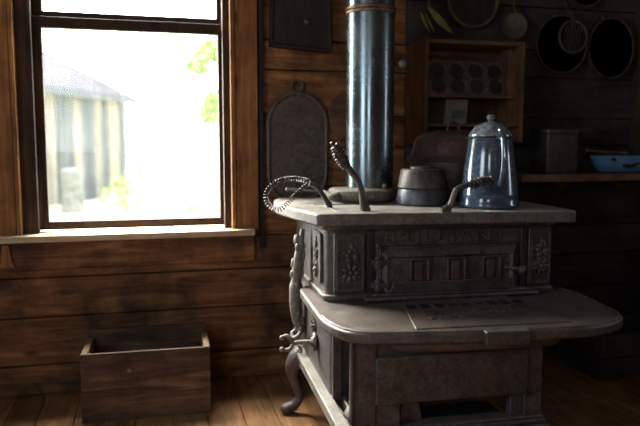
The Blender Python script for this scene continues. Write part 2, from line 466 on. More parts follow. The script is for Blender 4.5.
mb = MB(); mb.box(-.61, .44, -.026, .002, .545, .662)
mb.build('sill_apron', M['wall'], win, smooth=False, bevel=.003)
mb = MB(); mb.prism([(-.605, .56), (-.545, .56), (-.555, .585), (-.565, .655), (-.59, .655), (-.595, .585)], -.045, -.02, 'xz')
mb.build('sill_bracket', M['casing'], win, smooth=False, bevel=.003)
# frames of the two openings behind the viewer's shoulders
def side_frame(name, x, hole, label):
    w = thing(name, label, 'window', (x, 0, 0)); w['kind'] = 'structure'
    mb = MB(); t = .05
    mb.box(-.06, .06, hole[0] - t, hole[0], hole[2] - t, hole[3] + t); mb.box(-.06, .06, hole[1], hole[1] + t, hole[2] - t, hole[3] + t)
    mb.box(-.06, .06, hole[0], hole[1], hole[2] - t, hole[2]); mb.box(-.06, .06, hole[0], hole[1], hole[3], hole[3] + t)
    mb.build('window_frame', M['sash'], w, smooth=False, bevel=.003)
side_frame('window_2', LX, LW, 'window in the left wall'); side_frame('window_3', RX, RW, 'narrow window in the right wall')
w4 = thing('fill_opening', 'added opening in the front wall behind the viewer, for fill daylight', 'window', (0, FY, 0)); w4['kind'] = 'structure'
mb = MB()
for a, b, c_, d_ in ((FILL_W[0] - .06, FILL_W[0], FILL_W[2] - .06, FILL_W[3] + .06), (FILL_W[1], FILL_W[1] + .06, FILL_W[2] - .06, FILL_W[3] + .06), (FILL_W[0], FILL_W[1], FILL_W[2] - .06, FILL_W[2]), (FILL_W[0], FILL_W[1], FILL_W[3], FILL_W[3] + .06)): mb.box(a, b, -.06, .03, c_, d_)
mb.build('window_frame', M['sash'], w4, smooth=False, bevel=.003)
mb = MB(); mb.box(.468, .488, WY - .02, WY + .01, .60, CZ)
struct(mb.build('shadow_strip', M['hangboard'], smooth=False, bevel=.002))  # dark strip painting the shadow in the gap beside the casing
mb = MB(); mb.box(2.40, 2.45, WY - .05, WY + .01, 0.93, CZ)
struct(mb.build('trim_2', M['trim_dark'], smooth=False, bevel=.003))

# ------------------------------------------------------------------ the cookstove (built in its own frame: u right, v back, z up)
SX, SY, SR = .55, 2.1, math.radians(-3)
def SW(u, v, z=0):
    c, s = math.cos(SR), math.sin(SR); return (SX + c * u - s * v, SY + s * u + c * v, z)
st = thing('cookstove', 'large ornate cast iron wood cookstove with dusty pale top and jutting front shelf', 'stove', (SX, SY, 0), SR)
TOPZ = .83
top_out = [(-.02, -.005), (.42, -.03), (.893, -.066), (.905, .1), (.905, .74), (-.05, .74), (-.095, .58), (-.10, .42), (-.08, .30), (-.065, .2)]
tp = round_poly(top_out, [.018, .3, .03, 0, .03, .08, .08, .05, .05, .05], 5)
mb = MB(); mb.prism(tp, TOPZ - .042, TOPZ)
ct = mb.build('cooktop', M['iron_top'], st, bevel=.007, seg=3)
for (u, v, r) in ((.235, .44, .11), (.645, .46, .11)):
    mb = MB(); mb.lathe([(0, TOPZ), (r, TOPZ), (r, TOPZ + .003), (r - .004, TOPZ + .004), (r - .012, TOPZ + .004), (r - .016, TOPZ + .003), (r - .03, TOPZ + .003), (0, TOPZ + .003)], 40, Matrix.Translation((u, v, 0)))
    mb.build('stove_lid', M['iron_top'], ct)
mb = MB()
for (u0, v0, u1, v1) in ((.03, .33, .4, .33), (.44, .02, .44, .7), (.48, .33, .86, .33), (.06, .03, .06, .3)):
    mb.tube([(u0, v0, TOPZ), (u1, v1, TOPZ)], .0028, 6)
mb.build('top_seam', M['iron_top'], ct)

# upper body with rounded front corners
def rbody(u0, u1, v0, v1, z0, z1, r, name, mat, parent, bevel=.004):
    mb = MB(); mb.prism(round_poly([(u0, v0), (u1, v0), (u1, v1), (u0, v1)], [r, r * .4, .01, .01], 7), z0, z1)
    return mb.build(name, mat, parent, bevel=bevel)
BV = .062
body = rbody(.022, .872, BV, .70, .50, TOPZ - .042, .055, 'oven_body', M['iron_body'], st)
mb = MB(); mb.prism(round_poly([(.010, BV - .012), (.884, BV - .012), (.884, .71), (.010, .71)], [.06, .03, .01, .01], 7), .765, .789)
mb.prism(round_poly([(.012, BV - .012), (.882, BV - .012), (.882, .71), (.012, .71)], [.06, .03, .01, .01], 7), .522, .54)
mb.build('body_moulding', M['iron_body'], body, bevel=.005, seg=3)

def flower(mb, mat, s=1.):
    """cast spray: a rosette below, a bent stem with buds and leaves above. Drawn in x-z, standing out along -y"""
    def B(x, z, r, sc=(1, .55, 1), a=0):
        mb.ball(mat @ Vector((x * s, 0, z * s)), r * s, sc, 10, 6, Euler((0, a, 0)))
    B(0, -.034, .010, (1, 1.0, 1))
    for k in range(7):
        a = 2 * PI * k / 7; B(.021 * math.cos(a), -.034 + .021 * math.sin(a), .0125, (1.15, .5, .72), -a)
    for k in range(16):
        a = 2 * PI * k / 16; B(.034 * math.cos(a), -.034 + .034 * math.sin(a), .0045, (1, .6, 1))
    for x, z, r in ((-.006, .008, .011), (-.012, .025, .010), (.018, .020, .012), (-.004, .040, .009), (.004, .053, .010), (.0, .066, .006)): B(x, z, r)
    for x, z, a in ((.02, .004, -.9), (-.024, .034, .9), (.014, .042, -.7)): B(x, z, .012, (.45, .4, 1.2), a)
def panel(u0, u1, z0, z1):
    mb = MB(); mb.box(u0, u1, BV - .012, BV + .01, z0, z1)
    p = mb.build('corner_panel', M['iron_body'], body, bevel=.004)
    mb = MB()                                         # raised border strips of the panel
    for a, b in ((u0 + .006, u0 + .014), (u1 - .014, u1 - .006)): mb.box(a, b, BV - .018, BV, z0 + .008, z1 - .008)
    mb.box(u0 + .006, u1 - .006, BV - .018, BV, z1 - .016, z1 - .008); mb.box(u0 + .006, u1 - .006, BV - .018, BV, z0 + .008, z0 + .016)
    flower(mb, Matrix.Translation(((u0 + u1) / 2 + .004, BV - .014, (z0 + z1) / 2 + .0)), 1.02)
    return mb.build('floral_relief', M['iron_pale'] if 0 else M['iron_apron'], body)
panel(.048, .158, .548, .758); panel(.772, .862, .548, .758)
mb = MB(); mb.prism(round_poly([(.115, .57), (.25, .57), (.25, .75), (.115, .75)], .02), .012, .03, 'yz')   # side panel, left face
flower(mb, Matrix.Translation((.014, .18, .655)) @ Matrix.Rotation(-PI / 2, 4, 'Z'), 1.1)
mb.build('side_relief', M['iron_body'], body, bevel=.002)

# name band, door
def text_mesh(txt, size, depth, name, mat, parent, loc, rot, sx=1.):
    cu = bpy.data.curves.new(name, 'FONT'); cu.body = txt; cu.size = size; cu.extrude = depth; cu.align_x = 'CENTER'; cu.align_y = 'CENTER'
    cu.space_character = 1.25; cu.offset = .0006
    t = bpy.data.objects.new(name, cu); C.objects.link(t)
    bpy.context.view_layer.update()
    me = bpy.data.meshes.new_from_object(t.evaluated_get(bpy.context.evaluated_depsgraph_get()))
    bpy.data.objects.remove(t); bpy.data.curves.remove(cu)
    me.name = name; me.materials.clear(); me.materials.append(mat)
    o = bpy.data.objects.new(name, me); C.objects.link(o); o.parent = parent; o.location = loc; o.rotation_euler = rot; o.scale = (sx, 1, 1)
    return o
mb = MB(); mb.box(.178, .752, BV - .006, BV + .01, .705, .762)
mb.build('name_band', M['iron_body'], body, bevel=.003)
text_mesh('BRILLIANT', .054, .004, 'name_lettering', M['iron_apron'], body, (.452, BV - .008, .7345), (PI / 2, 0, 0), 1.5)
for u in (.176, .752):
    mb = MB(); mb.box(u - .011, u + .011, BV - .012, BV + .01, .54, .765)
    mb.build('front_stile', M['iron_dark'], body, bevel=.003)
mb = MB()                                             # door ledge
mb.box(.15, .80, BV - .05, BV + .02, .522, .534); mb.box(.18, .76, BV - .036, BV + .02, .534, .545)
mb.build('door_ledge', M['iron_apron'], body, bevel=.005, seg=3)

DU0, DU1, DZ0, DZ1 = .205, .722, .546, .700
DV = BV - .034
mb = MB()
mb.prism([(DU0, DZ0), (DU1, DZ0), (DU1, DZ1), (DU0, DZ1)], BV, DV + .026, 'xz')
f_out = [(DU0, DZ0), (DU1, DZ0), (DU1, DZ1), (DU0, DZ1)]
# sloped border of the door
i0, i1, k0, k1 = DU0 + .026, DU1 - .022, DZ0 + .006, DZ1 - .028
vs = [(u, DV + .026, z) for u, z in f_out] + [(i0, DV, k0), (i1, DV, k0), (i1, DV, k1), (i0, DV, k1)] + [(i0 + .008, DV + .01, k0 + .008), (i1 - .008, DV + .01, k0 + .008), (i1 - .008, DV + .01, k1 - .006), (i0 + .008, DV + .01, k1 - .006)]
mb._add(vs, [(0, 1, 5, 4), (1, 2, 6, 5), (2, 3, 7, 6), (3, 0, 4, 7), (4, 5, 9, 8), (5, 6, 10, 9), (6, 7, 11, 10), (7, 4, 8, 11), (8, 9, 10, 11)])
door = mb.build('fire_door', M['iron_apron'], st, bevel=.0015)  # lighter iron; its dust paints the light on the door's top bevel
mb = MB(); mb.prism([(DU0 + .018, DZ0 + .0), (DU1 - .012, DZ0 + .0), (DU1 - .030, DZ0 + .012), (DU1 - .036, DZ0 + .038), (DU0 + .046, DZ0 + .038), (DU0 + .038, DZ0 + .012)], DV + .006, DV - .006, 'xz')
mb.build('door_skirt', M['iron_body'], door, bevel=.003)
mb = MB(); mb.box(DU0 - .004, DU1 + .004, DV + .020, BV, DZ1 - .002, DZ1 + .005)
mb.build('door_top_rim', M['iron_apron'], door, bevel=.004)
for uc in (.348, .484, .617):
    w, z0, z1 = .029, DZ0 + .039, DZ0 + .114
    mb = MB()
    mb.box(uc - w - .006, uc - w, DV - .005, DV + .012, z0, z1); mb.box(uc + w, uc + w + .006, DV - .005, DV + .012, z0, z1)
    mb.box(uc - w - .006, uc + w + .006, DV - .006, DV + .012, z1, z1 + .006)
    fr = mb.build('window_surround', M['iron_apron'], door, bevel=.002)
    mb = MB(); mb.box(uc - w, uc + w, DV + .006, DV + .013, z0, z1)
    mb.build('mica_pane', M['isinglass'], door)
    mb = MB(); mb.box(uc - .017, uc + .014, DV + .001, DV + .008, z0, z1 - .008)
    mb.build('damper_slide', M['iron_rust'] if uc < .4 else M['iron_apron'], door, bevel=.002)
for uc in (.274, .416, .551, .668):
    mb = MB(); zc = DZ0 + .076
    mb.box(uc - .022, uc + .022, DV + .003, DV + .012, zc - .002, zc + .002); mb.box(uc - .002, uc + .002, DV + .006, DV + .012, zc - .024, zc + .024)
    for a in (-1, 1):
        mb.box(uc + a * .012 - .001, uc + a * .012 + .001, DV + .007, DV + .012, zc - .016, zc + .016)
        mb.ball((uc, DV + .009, zc + a * .024), .004)
    mb.build('cross_relief', M['iron_body'], door)
for z in (.575, .655):                                # hinges
    mb = MB(); mb.lathe([(.012, -.02), (.013, -.012), (.009, -.008), (.009, .008), (.013, .012), (.012, .02)], 14, Matrix.Translation((.197, BV - .03, z)))
    mb.box(.197, .235, DV - .004, DV + .012, z - .008, z + .008)
    mb.box(.176, .197, BV - .034, BV, z - .009, z + .009)
    mb.build('door_hinge', M['iron_body'], door, bevel=.001)
mb = MB(); mb.lathe([(.0045, .552), (.0045, .705), (.009, .708), (.006, .72), (0, .724)], 12, Matrix.Translation((.197, BV - .03, 0)))
mb.build('hinge_pin', M['iron_body'], door)
mb = MB(); mb.tube(smooth_path([(.672, DV + .002, .622), (.69, DV - .02, .622), (.712, DV - .026, .619), (.722, DV - .02, .614)], 5), .006, 10)
mb.ball((.722, DV - .024, .616), .017, (1, .8, 1)); mb.ball((.722, DV - .035, .616), .008)
mb.build('latch_knob', M['iron_apron'], door)
mb = MB(); mb.tube(smooth_path([(.44, DV - .004, DZ1 - .022), (.49, DV - .012, DZ1 - .022), (.535, DV - .012, DZ1 - .018), (.56, DV - .008, DZ1 - .02)], 5), .006, 8)
for k in range(6): mb.ball((.515 + k * .009, DV - .012, DZ1 - .019), .0085)
mb.build('draft_slide', M['iron_body'], door)

# apron (front shelf)
AZ = .52
ap = [(.0, .36), (-.032, .30), (-.04, -.19), (.012, -.335), (.36, -.392), (.77, -.405), (.925, -.315), (.965, .03), (.94, .16), (.86, .2), (.86, .36)]
apr = round_poly(ap, [.01, .03, .2, .16, .4, .12, .12, .12, .05, .02, .01], 6)
mb = MB(); mb.prism(apr, AZ - .036, AZ - .004)
apron = mb.build('front_shelf', M['iron_apron'], st, bevel=.008, seg=3)
mb = MB()                                             # raised lip following the rim
lipi = [Vector((x * .972 + .0125, y * .955 - .002, AZ - .004)) for x, y in apr if not (y > .14 and x > .1)]
rim = [p for p in lipi]
rim.sort(key=lambda p: math.atan2(p.y - .25, p.x - .46) if math.atan2(p.y - .25, p.x - .46) > -PI else 0)
lp = [Vector((x, y, AZ - .005)) for x, y in inset_poly(apr, .012)]
lp = [p for p in lp if p.y < .15]
lp.sort(key=lambda p: math.atan2(-(p.x - .46), -(p.y - .2)))
mb.tube(lp[::-1], .0065, 8)
mb.build('shelf_rim', M['iron_apron'], apron)
mb = MB(); hp = [(.21, -.325), (.705, -.34), (.672, .055), (.285, .055)]
mb.prism(hp, AZ - .008, AZ)
hearth = mb.build('hearth_plate', M['iron_apron'], apron, bevel=.003)
for k in range(9):                                    # draft slots: black bars on the plate, the holes' shade put into colour
    t = k / 8; u = .285 + t * .385; v = -.072 + .0 * t
    mb = MB()
    if k in (3, 4, 5):
        for s in (-1, 1): mb.prism([(u - .016, v - .012 * s - .005), (u + .016, v + .012 * s - .005), (u + .016, v + .012 * s + .006), (u - .016, v - .012 * s + .006)], AZ - .002, AZ + .0012)
    else:
        mb.prism([(u - .019, v - .026), (u + .011, v - .026), (u + .017, v + .026), (u - .013, v + .026)], AZ - .002, AZ + .0012)
    mb.build('draft_slot', M['cup_black'], hearth)
mb = MB()                                             # worn raised pattern, too faint to read
mb.box(.29, .66, -.191, -.188, AZ - .002, AZ + .001)
for row, v in enumerate((-.16, -.215)):
    for k in range(15):
        u = .30 + k * .024 + random.uniform(-.004, .004); hh = random.uniform(.008, .014)
        mb.box(u - .006, u + .006, v - .022, v + .004 + hh * .6, AZ - .002, AZ + .003)
        if k % 2: mb.box(u - .006, u + .02, v - .003, v + .003, AZ - .002, AZ + .003)
mb.build('worn_relief', M['iron_apron'], hearth, bevel=.001)
mb = MB(); mb.prism(round_poly([(.395, -.406), (.53, -.413), (.53, -.37), (.395, -.365)], .006), AZ - .040, AZ + .001)
mb.build('shelf_clasp', M['iron_body'], apron, bevel=.004)
for u0 in (.40, .528):
    pass
mb = MB(); mb.tube(smooth_path([(.12, -.24, .45), (.2, -.31, .463), (.36, -.35, .472), (.55, -.36, .472), (.66, -.32, .465), (.70, -.2, .45)], 8), .020, 10)
mb.build('shelf_bracket', M['iron_rust'], apron)
mb = MB()                                             # curved right-hand bracket below the shelf
br = [(.66, .47), (.93, .483), (.93, .465), (.84, .445), (.76, .40), (.71, .33), (.69, .27), (.66, .25)]
mb.prism(br, -.02, .0, 'xz'); mb.build('side_bracket', M['iron_body'], apron, bevel=.004)

# lower body and front frame
mb = MB(); mb.prism(round_poly([(-.002, -.13), (.0, .66), (.70, .66), (.70, -.1), (.62, -.13)], [.03, .01, .01, .01, .01]), .215, .50)
low = mb.build('lower_body', M['iron_body'], st, bevel=.004)
FV = -.30
mb = MB()
mb.box(.022, .098, FV - .004, FV + .03, .16, .484)          # front post and stile
mb.box(.575, .637, FV - .002, FV + .03, .16, .484)
mb.box(.098, .575, FV + .004, FV + .03, .425, .484)
mb.box(.098, .175, FV, FV + .03, .16, .30)
mb.box(.53, .575, FV, FV + .03, .16, .30)
mb.box(.028, .045, FV + .03, -.12, .16, .26); mb.box(.62, .635, FV + .03, -.12, .16, .484)
ff = mb.build('front_frame', M['iron_body'], st, bevel=.004)
mb = MB(); mb.tube([(.022, FV - .006, .16), (.022, FV - .006, .484)], .006, 8)
mb.build('front_post_bead', M['iron_apron'], ff)
mb = MB(); mb.box(.094, .584, FV - .014, FV + .012, .288, .432)
dp = mb.build('ash_door', M['iron_body'], st, bevel=.006, seg=3)
mb = MB(); mb.box(.098, .53, FV + .03, -.14, .192, .205)
mb.build('ash_pit_floor', M['iron_dark'], ff)
mb = MB(); mb.prism([(.18, .205), (.26, .205), (.245, .27), (.195, .285)], FV + .035, -.16, 'xz')
mb.build('ash_scoop_plate', M['iron_apron'], ff, bevel=.003)
mb = MB()
mb.box(.012, .650, FV - .012, FV + .05, .188, .203); mb.box(.018, .644, FV - .006, FV + .05, .203, .214)
mb.box(.002, .660, FV - .022, FV + .06, .150, .188)
mb.build('base_moulding', M['iron_apron'], ff, bevel=.006, seg=3)
mb = MB()
mb.prism([(-.035, -.37), (.005, -.37), (.005, .47), (-.035, .47)], .238, .255)
mb.prism([(-.028, -.36), (.02, -.36), (.02, .47), (-.028, .47)], .205, .238)
mb.build('base_rail', M['iron_pale'], st, bevel=.004)
mb = MB(); mb.box(.69, .72, -.1, .58, .205, .25); mb.box(.0, .70, .55, .66, .205, .25)
mb.build('base_skirt', M['iron_body'], st, bevel=.004)
# left lower face: rosette with a forked handle, small cast ornament
mb = MB()
RM = Matrix.Translation((-.006, .10, .368)) @ Matrix.Rotation(-PI / 2, 4, 'Y')
mb.lathe([(0, .004), (.030, .0), (.034, .006), (.028, .012), (.022, .009), (.016, .016), (.008, .02), (0, .022)], 24, RM)
for k in range(8):
    a = 2 * PI * k / 8; mb.ball((-.014, .10 + .025 * math.cos(a), .368 + .025 * math.sin(a)), .008, (.6, 1, 1))
ros = mb.build('side_rosette', M['iron_body'], low)
mb = MB()
stem = smooth_path([(-.02, .10, .368), (-.06, .11, .366), (-.085, .115, .362)], 5); mb.tube(stem, .008, 10)
for s in (-1, 1):
    mb.tube(smooth_path([(-.082, .115, .362), (-.095, .115, .362 + s * .018), (-.108, .12, .364 + s * .026), (-.122, .12, .362 + s * .022)], 5), lerp_list([.008, .007, .006, .005], 16), 10)
    mb.ball((-.124, .12, .362 + s * .021), .009)
mb.build('forked_handle', M['iron_pale'], ros)
mb = MB(); flower(mb, Matrix.Translation((-.004, .14, .445)) @ Matrix.Rotation(-PI / 2, 4, 'Z'), .8)
mb.build('side_ornament', M['iron_apron'], low)
mb = MB(); mb.box(.0, .03, -.15, -.13, .25, .49); mb.build('corner_bead', M['iron_body'], low, bevel=.003)

# lumpy cast figure bracket at the left side
mb = MB(); random.seed(11)
pth = smooth_path([(-.004, .37, .735), (-.012, .365, .70), (-.024, .36, .627), (-.032, .36, .545), (-.036, .36, .459), (-.031, .36, .387), (-.019, .355, .350), (-.010, .35, .335)], 7)
mb.tube(pth, lerp_list([.008, .012, .019, .021, .027, .022, .014, .007], len(pth)), 16, flat=.9)
for i in range(8, len(pth) - 4, 3):
    for k in range(2):
        a = random.uniform(0, 2 * PI); r = .016
        p = pth[i] + Vector((math.cos(a) * r, math.sin(a) * r, random.uniform(-.01, .01)))
        mb.ball(p, random.uniform(.009, .013), (1, 1, random.uniform(1.4, 2.6)), 12, 8)
mb.ball((-.024, .36, .60), .022, (1, 1, 1.5)); mb.ball((-.034, .36, .50), .027, (1, 1, 1.9)); mb.ball((-.03, .36, .41), .023, (1, 1, 1.5))
mb.tube(smooth_path([(-.012, .35, .35), (-.03, .33, .325), (-.048, .34, .315), (-.05, .355, .33), (-.038, .355, .337)], 6), .009, 10)
fig = mb.build('side_bracket_casting', M['iron_pale'], st, angle=80)

# cabriole legs
def leg(x, y, dx, dy):
    mb = MB()
    pth = smooth_path([(x, y, .25), (x + dx * .035, y + dy * .035, .215), (x + dx * .05, y + dy * .05, .17), (x + dx * .03, y + dy * .03, .11), (x + dx * .02, y + dy * .02, .07), (x + dx * .045, y + dy * .045, .035), (x + dx * .078, y + dy * .078, .024)], 6)
    n = len(pth); mb.tube(pth, lerp_list([.036, .040, .034, .026, .021, .018, .018, .022, .021], n), 14)
    mb.ball((x + dx * .078, y + dy * .078, .022), .025, (1.1, 1.1, .86))
    mb.ball((x + dx * .055, y + dy * .055, .18), .018, (1, 1, 1.6)); mb.ball((x + dx * .03, y + dy * .03, .215), .026)
    return mb.build('leg', M['iron_apron'], st)
leg(-.004, .36, -.85, .15); leg(.65, .5, .8, .5); leg(.06, -.24, -.5, -.4); leg(.60, -.22, .5, -.3)

# ------------------------------------------------------------------ things on the stove
def on_stove(name, label, cat, u, v, group=None, z=TOPZ, rz=0): return thing(name, label, cat, SW(u, v, z), SR + rz, group)

# stove pipe standing in its dished collar
PR = .095
sp = on_stove('stove_pipe', 'blue-black steel stove pipe with vertical shine, standing in a round dusty collar', 'stove pipe', .283, .45, z=TOPZ)
Z = lambda w: w - TOPZ
mb = MB(); mb.lathe([(PR, Z(.878)), (PR, Z(1.57)), (PR - .003, Z(1.572)), (PR - .003, Z(.878))], 48)
mb.build('lower_pipe', M['pipe'], sp)
JZ = 1.566
mb = MB(); mb.lathe([(PR + .001, Z(JZ)), (PR + .005, Z(JZ + .003)), (PR + .005, Z(JZ + .01)), (PR + .001, Z(JZ + .014)), (PR + .005, Z(JZ + .018)), (PR + .005, Z(JZ + .024)), (PR + .001, Z(JZ + .028)), (PR - .004, Z(JZ + .028)), (PR - .004, Z(JZ))], 48)
mb.build('pipe_joint', M['pipe_band'], sp)
mb = MB(); mb.lathe([(PR - .001, Z(JZ + .025)), (PR - .001, Z(CZ - .003)), (PR - .004, Z(CZ - .003)), (PR - .004, Z(JZ + .025))], 48)
mb.build('upper_pipe', M['pipe'], sp)
mb = MB(); r = .140; CO = Matrix.Translation((-.030, -.012, 0))
mb.lathe([(0, .0045), (r * .84, .0045), (r * .93, .014), (r * .985, .030), (r * 1.0, .042), (r * .99, .050), (r * .95, .055), (r * .82, .058), (r * .5, .06), (0, .06)], 48, CO)
mb.build('pipe_collar', M['pan_dusty'], sp)
mb = MB()
hpth = smooth_path([(-.13, -.07, .030), (-.165, -.085, .026), (-.185, -.07, .034), (-.20, -.05, .045)], 6)
mb.tube(hpth, lerp_list([.024, .018, .012, .008], len(hpth)), 10)
mb.build('collar_lug', M['pan_dusty'], sp)
mb = MB(); mb.tube([(-.185, -.06, .046), (-.33, .03, .052)], .006, 10); mb.ball((-.33, .03, .052), .0085)
mb.build('damper_rod', M['wire'], sp)
mb = MB(); mb.lathe([(.009, .055), (.011, .072), (.007, .078), (0, .078)], 14, Matrix.Translation((.03, -.108, 0)))
mb.build('collar_stud', M['pan_dusty'], sp)

# coffee pot
cp = on_stove('coffee_pot', 'tall grey-blue enamel coffee pot with domed lid at right of stove top', 'coffee pot', .643, .117)
mb = MB()
mb.lathe([(0, .004), (.104, .004), (.108, .008), (.109, .014), (.106, .02), (.1042, .045), (.1052, .05), (.102, .056), (.0785, .246), (.080, .250), (.0815, .254), (.080, .258), (.075, .258), (.075, .246), (.099, .03), (0, .02)], 64)
mb.build('pot_body', M['enamel'], cp)
mb = MB(); mb.lathe([(.0795, .2585), (.0795, .263), (.076, .268), (.071, .275), (.060, .291), (.044, .303), (.024, .310), (.011, .312), (.009, .315), (.0135, .320), (.016, .327), (.0125, .335), (.006, .338), (0, .338)], 56)
mb.build('pot_lid', M['enamel_lid'], cp)
mb = MB(); mb.tube([(.0812 * math.cos(2 * PI * k / 56), .0812 * math.sin(2 * PI * k / 56), .2545) for k in range(56)], .0036, 8, closed=True); mb.build('pot_rim', M['chip'], cp)
ha = math.radians(-97); dx, dy = math.cos(ha), math.sin(ha)
mb = MB()
pts = [(r * dx, r * dy, z) for r, z in ((.077, .246), (.094, .257), (.122, .254), (.142, .228), (.147, .18), (.138, .132), (.119, .098), (.098, .084))]
hp2 = smooth_path(pts, 7); mb.tube(hp2, lerp_list([.010, .011, .011, .010, .0095, .009], len(hp2)), 10, flat=.6)
mb.build('pot_handle', M['enamel'], cp)
sa = ha + PI; dx, dy = math.cos(sa), math.sin(sa)
mb = MB(); pts = [(r * dx, r * dy, z) for r, z in ((.085, .12), (.118, .168), (.133, .21), (.148, .245))]
s2 = smooth_path(pts, 6); mb.tube(s2, lerp_list([.032, .024, .018, .014], len(s2)), 14)
mb.build('pot_spout', M['enamel'], cp)
mb = MB(); mb.tube([(-.004, -.080, .254), (-.004, -.089, .266), (-.004, -.083, .278), (-.004, -.072, .280)], .006, 8); mb.build('lid_hinge', M['enamel_lid'], cp)

# small two-tier pot
sm = on_stove('small_pot', 'small two-tier iron pot with flat lid between the pipe and the coffee pot', 'pot', .437, .262)
mb = MB()
mb.lathe([(0, .003), (.092, .003), (.096, .009), (.0925, .050), (.088, .062), (.080, .0645), (0, .0645)], 44)
mb.build('pot_body', M['small_pot_low'], sm)
mb = MB(); mb.lathe([(0, .065), (.0905, .065), (.093, .069), (.092, .076), (.0815, .130), (.078, .136), (.073, .138), (.048, .138), (.047, .145), (.038, .149), (0, .149)], 44)
mb.build('pot_lid', M['small_pot'], sm)

# large covered pot behind
rp = on_stove('covered_pot', 'large brown covered iron pot behind the coffee pot', 'pot', .652, .482, z=TOPZ + .0045)
mb = MB(); mb.lathe([(0, .003), (.160, .003), (.168, .012), (.176, .10), (.182, .155), (.190, .158), (.192, .163), (.188, .167), (.176, .167), (.170, .15), (.16, .02), (0, .015)], 56)
mb.build('pot_body', M['roaster'], rp)
mb = MB(); mb.lathe([(.188, .168), (.190, .172), (.187, .177), (.178, .18), (.170, .20), (.164, .232), (.150, .256), (.115, .274), (.06, .284), (0, .287)], 56)
ld = mb.build('pot_lid', M['roaster'], rp)
mb = MB(); mb.tube(smooth_path([(-.025, 0, .284), (-.02, 0, .306), (0, 0, .318), (.02, 0, .306), (.025, 0, .284)], 6), .005, 8); mb.ball((0, 0, .318), .007)
mb.build('lid_handle', M['iron_dark'], ld)

# lid lifters
def lifter(label, u, v, foot, neck, coil, turns, rc, tip=None, flat=.7, core_r=.011, wire=.0024, shaft=1.):
    t = on_stove('lid_lifter', label, 'lid lifter', u, v, 'coil handled lid lifters on the stove')
    k = lambda p: Vector((p[0] - u, p[1] - v, p[2] - TOPZ))
    mb = MB(); f = [k(p) for p in foot]
    mb.tube(f, [.010, .014][:len(f)] if len(f) == 2 else .011, 8, flat=.8); n1 = smooth_path([k(p) for p in neck], 6)
    mb.tube(n1, lerp_list([.013 * shaft, .0105 * shaft, .010 * shaft, .0105 * shaft], len(n1)), 10, flat=flat)
    mb.build('lifter_shaft', M['lifter'], t)
    cpth = smooth_path([k(p) for p in coil], 8)
    if core_r:
        mb = MB(); mb.tube(cpth, lerp_list([core_r * .8, core_r, core_r, core_r * .7], len(cpth)), 10)
        mb.build('handle_core', M['lifter'], t)
    mb = MB(); hx = helix(cpth, rc, turns, 10); mb.tube(hx, wire, 6)
    if tip: mb.ball(k(tip), .010, (1, 1, .8))
    mb.build('coil_grip', M['wire'], t)
    return t
lifter('upright lid lifter with coiled grip, leaning left in front of the stove pipe', .158, .07,
       [(.15, .07, .833), (.178, .07, .839)],
       [(.158, .07, .838), (.153, .07, .87), (.149, .07, .895), (.140, .07, .925), (.128, .07, .945), (.110, .075, .97), (.092, .075, .99)],
       [(.098, .075, .978), (.082, .075, 1.003), (.067, .075, 1.03), (.052, .075, 1.055)], 9, [.014, .020, .0205, .013], (.048, .075, 1.062), core_r=.0185, wire=.0032, shaft=1.4)
lifter('cranked lid lifter with coiled grip, reaching across the front of the coffee pot', .43, .0,
       [(.405, -.02, .837), (.436, -.02, .840)],
       [(.418, -.02, .841), (.437, -.02, .853), (.448, -.02, .885), (.458, -.02, .906), (.480, -.022, .917), (.508, -.024, .922)],
       [(.502, -.024, .921), (.53, -.024, .928), (.556, -.024, .934), (.592, -.024, .942)], 8, [.010, .0155, .0155, .011, .007], None, core_r=.010, wire=.0040)
coil_path = [(-.012, .20, .927), (-.06, .185, .938), (-.10, .18, .937), (-.136, .18, .923), (-.163, .185, .895), (-.166, .19, .862), (-.144, .20, .835), (-.117, .205, .829), (-.088, .215, .848), (-.052, .225, .881), (-.016, .225, .911), (.0, .22, .918)]
lifter('lid lifter with long spring grip looped over the left edge of the stove', .066, .21,
       [(.062, .21, .841), (.074, .21, .8415)],
       [(.066, .21, .836), (.052, .21, .86), (.036, .21, .885), (.016, .21, .908), (-.008, .21, .920)],
       coil_path, 42, [.0085, .0085], None, core_r=0, wire=.0017)

# ------------------------------------------------------------------ wooden box on the floor
bx = thing('wooden_box', 'open empty wooden box of worn boards on the floor under the window', 'box', (-.03, 2.70, 0), math.radians(-1.5))
w, d, hh = .243, .135, .268
mb = MB(); mb.box(-w, w, -d, -d + .018, .012, .100); mb.box(-w, w, -d, -d + .018, .1015, hh); fp = mb.build('front_board', M['crate'], bx, smooth=False, bevel=.002)
mb = MB(); mb.box(-w, w, d - .018, d, .012, hh + .028); mb.build('back_board', M['crate'], bx, smooth=False, bevel=.002)
for s in (-1, 1):
    mb = MB(); a, b = sorted((s * w, s * (w - .024))); mb.box(a, b, -d + .0185, d - .0185, .012, hh - .004); mb.build('side_board', M['crate_lit'], bx, smooth=False, bevel=.002)
mb = MB(); mb.box(-w, w, -d, d, 0, .0118); mb.build('bottom_board', M['crate'], bx, smooth=False, bevel=.002)
mb = MB(); mb.lathe([(0, 0), (.008, 0), (.007, .0015), (0, .002)], 14, Matrix.Translation((-.065, -d, .195)) @ Matrix.Rotation(PI / 2, 4, 'X')); mb.build('knot_hole_light', M['paper'], fp)  # pale disc painted as the spot of light in a knot hole

# ------------------------------------------------------------------ things hanging on the back wall
def wall_thing(name, label, cat, x, z, off=.0, group=None): return thing(name, label, cat, (x, WY - off, z), 0, group)
HX = Matrix.Rotation(PI / 2, 4, 'X')          # lathe axis z -> -y (out of the wall)

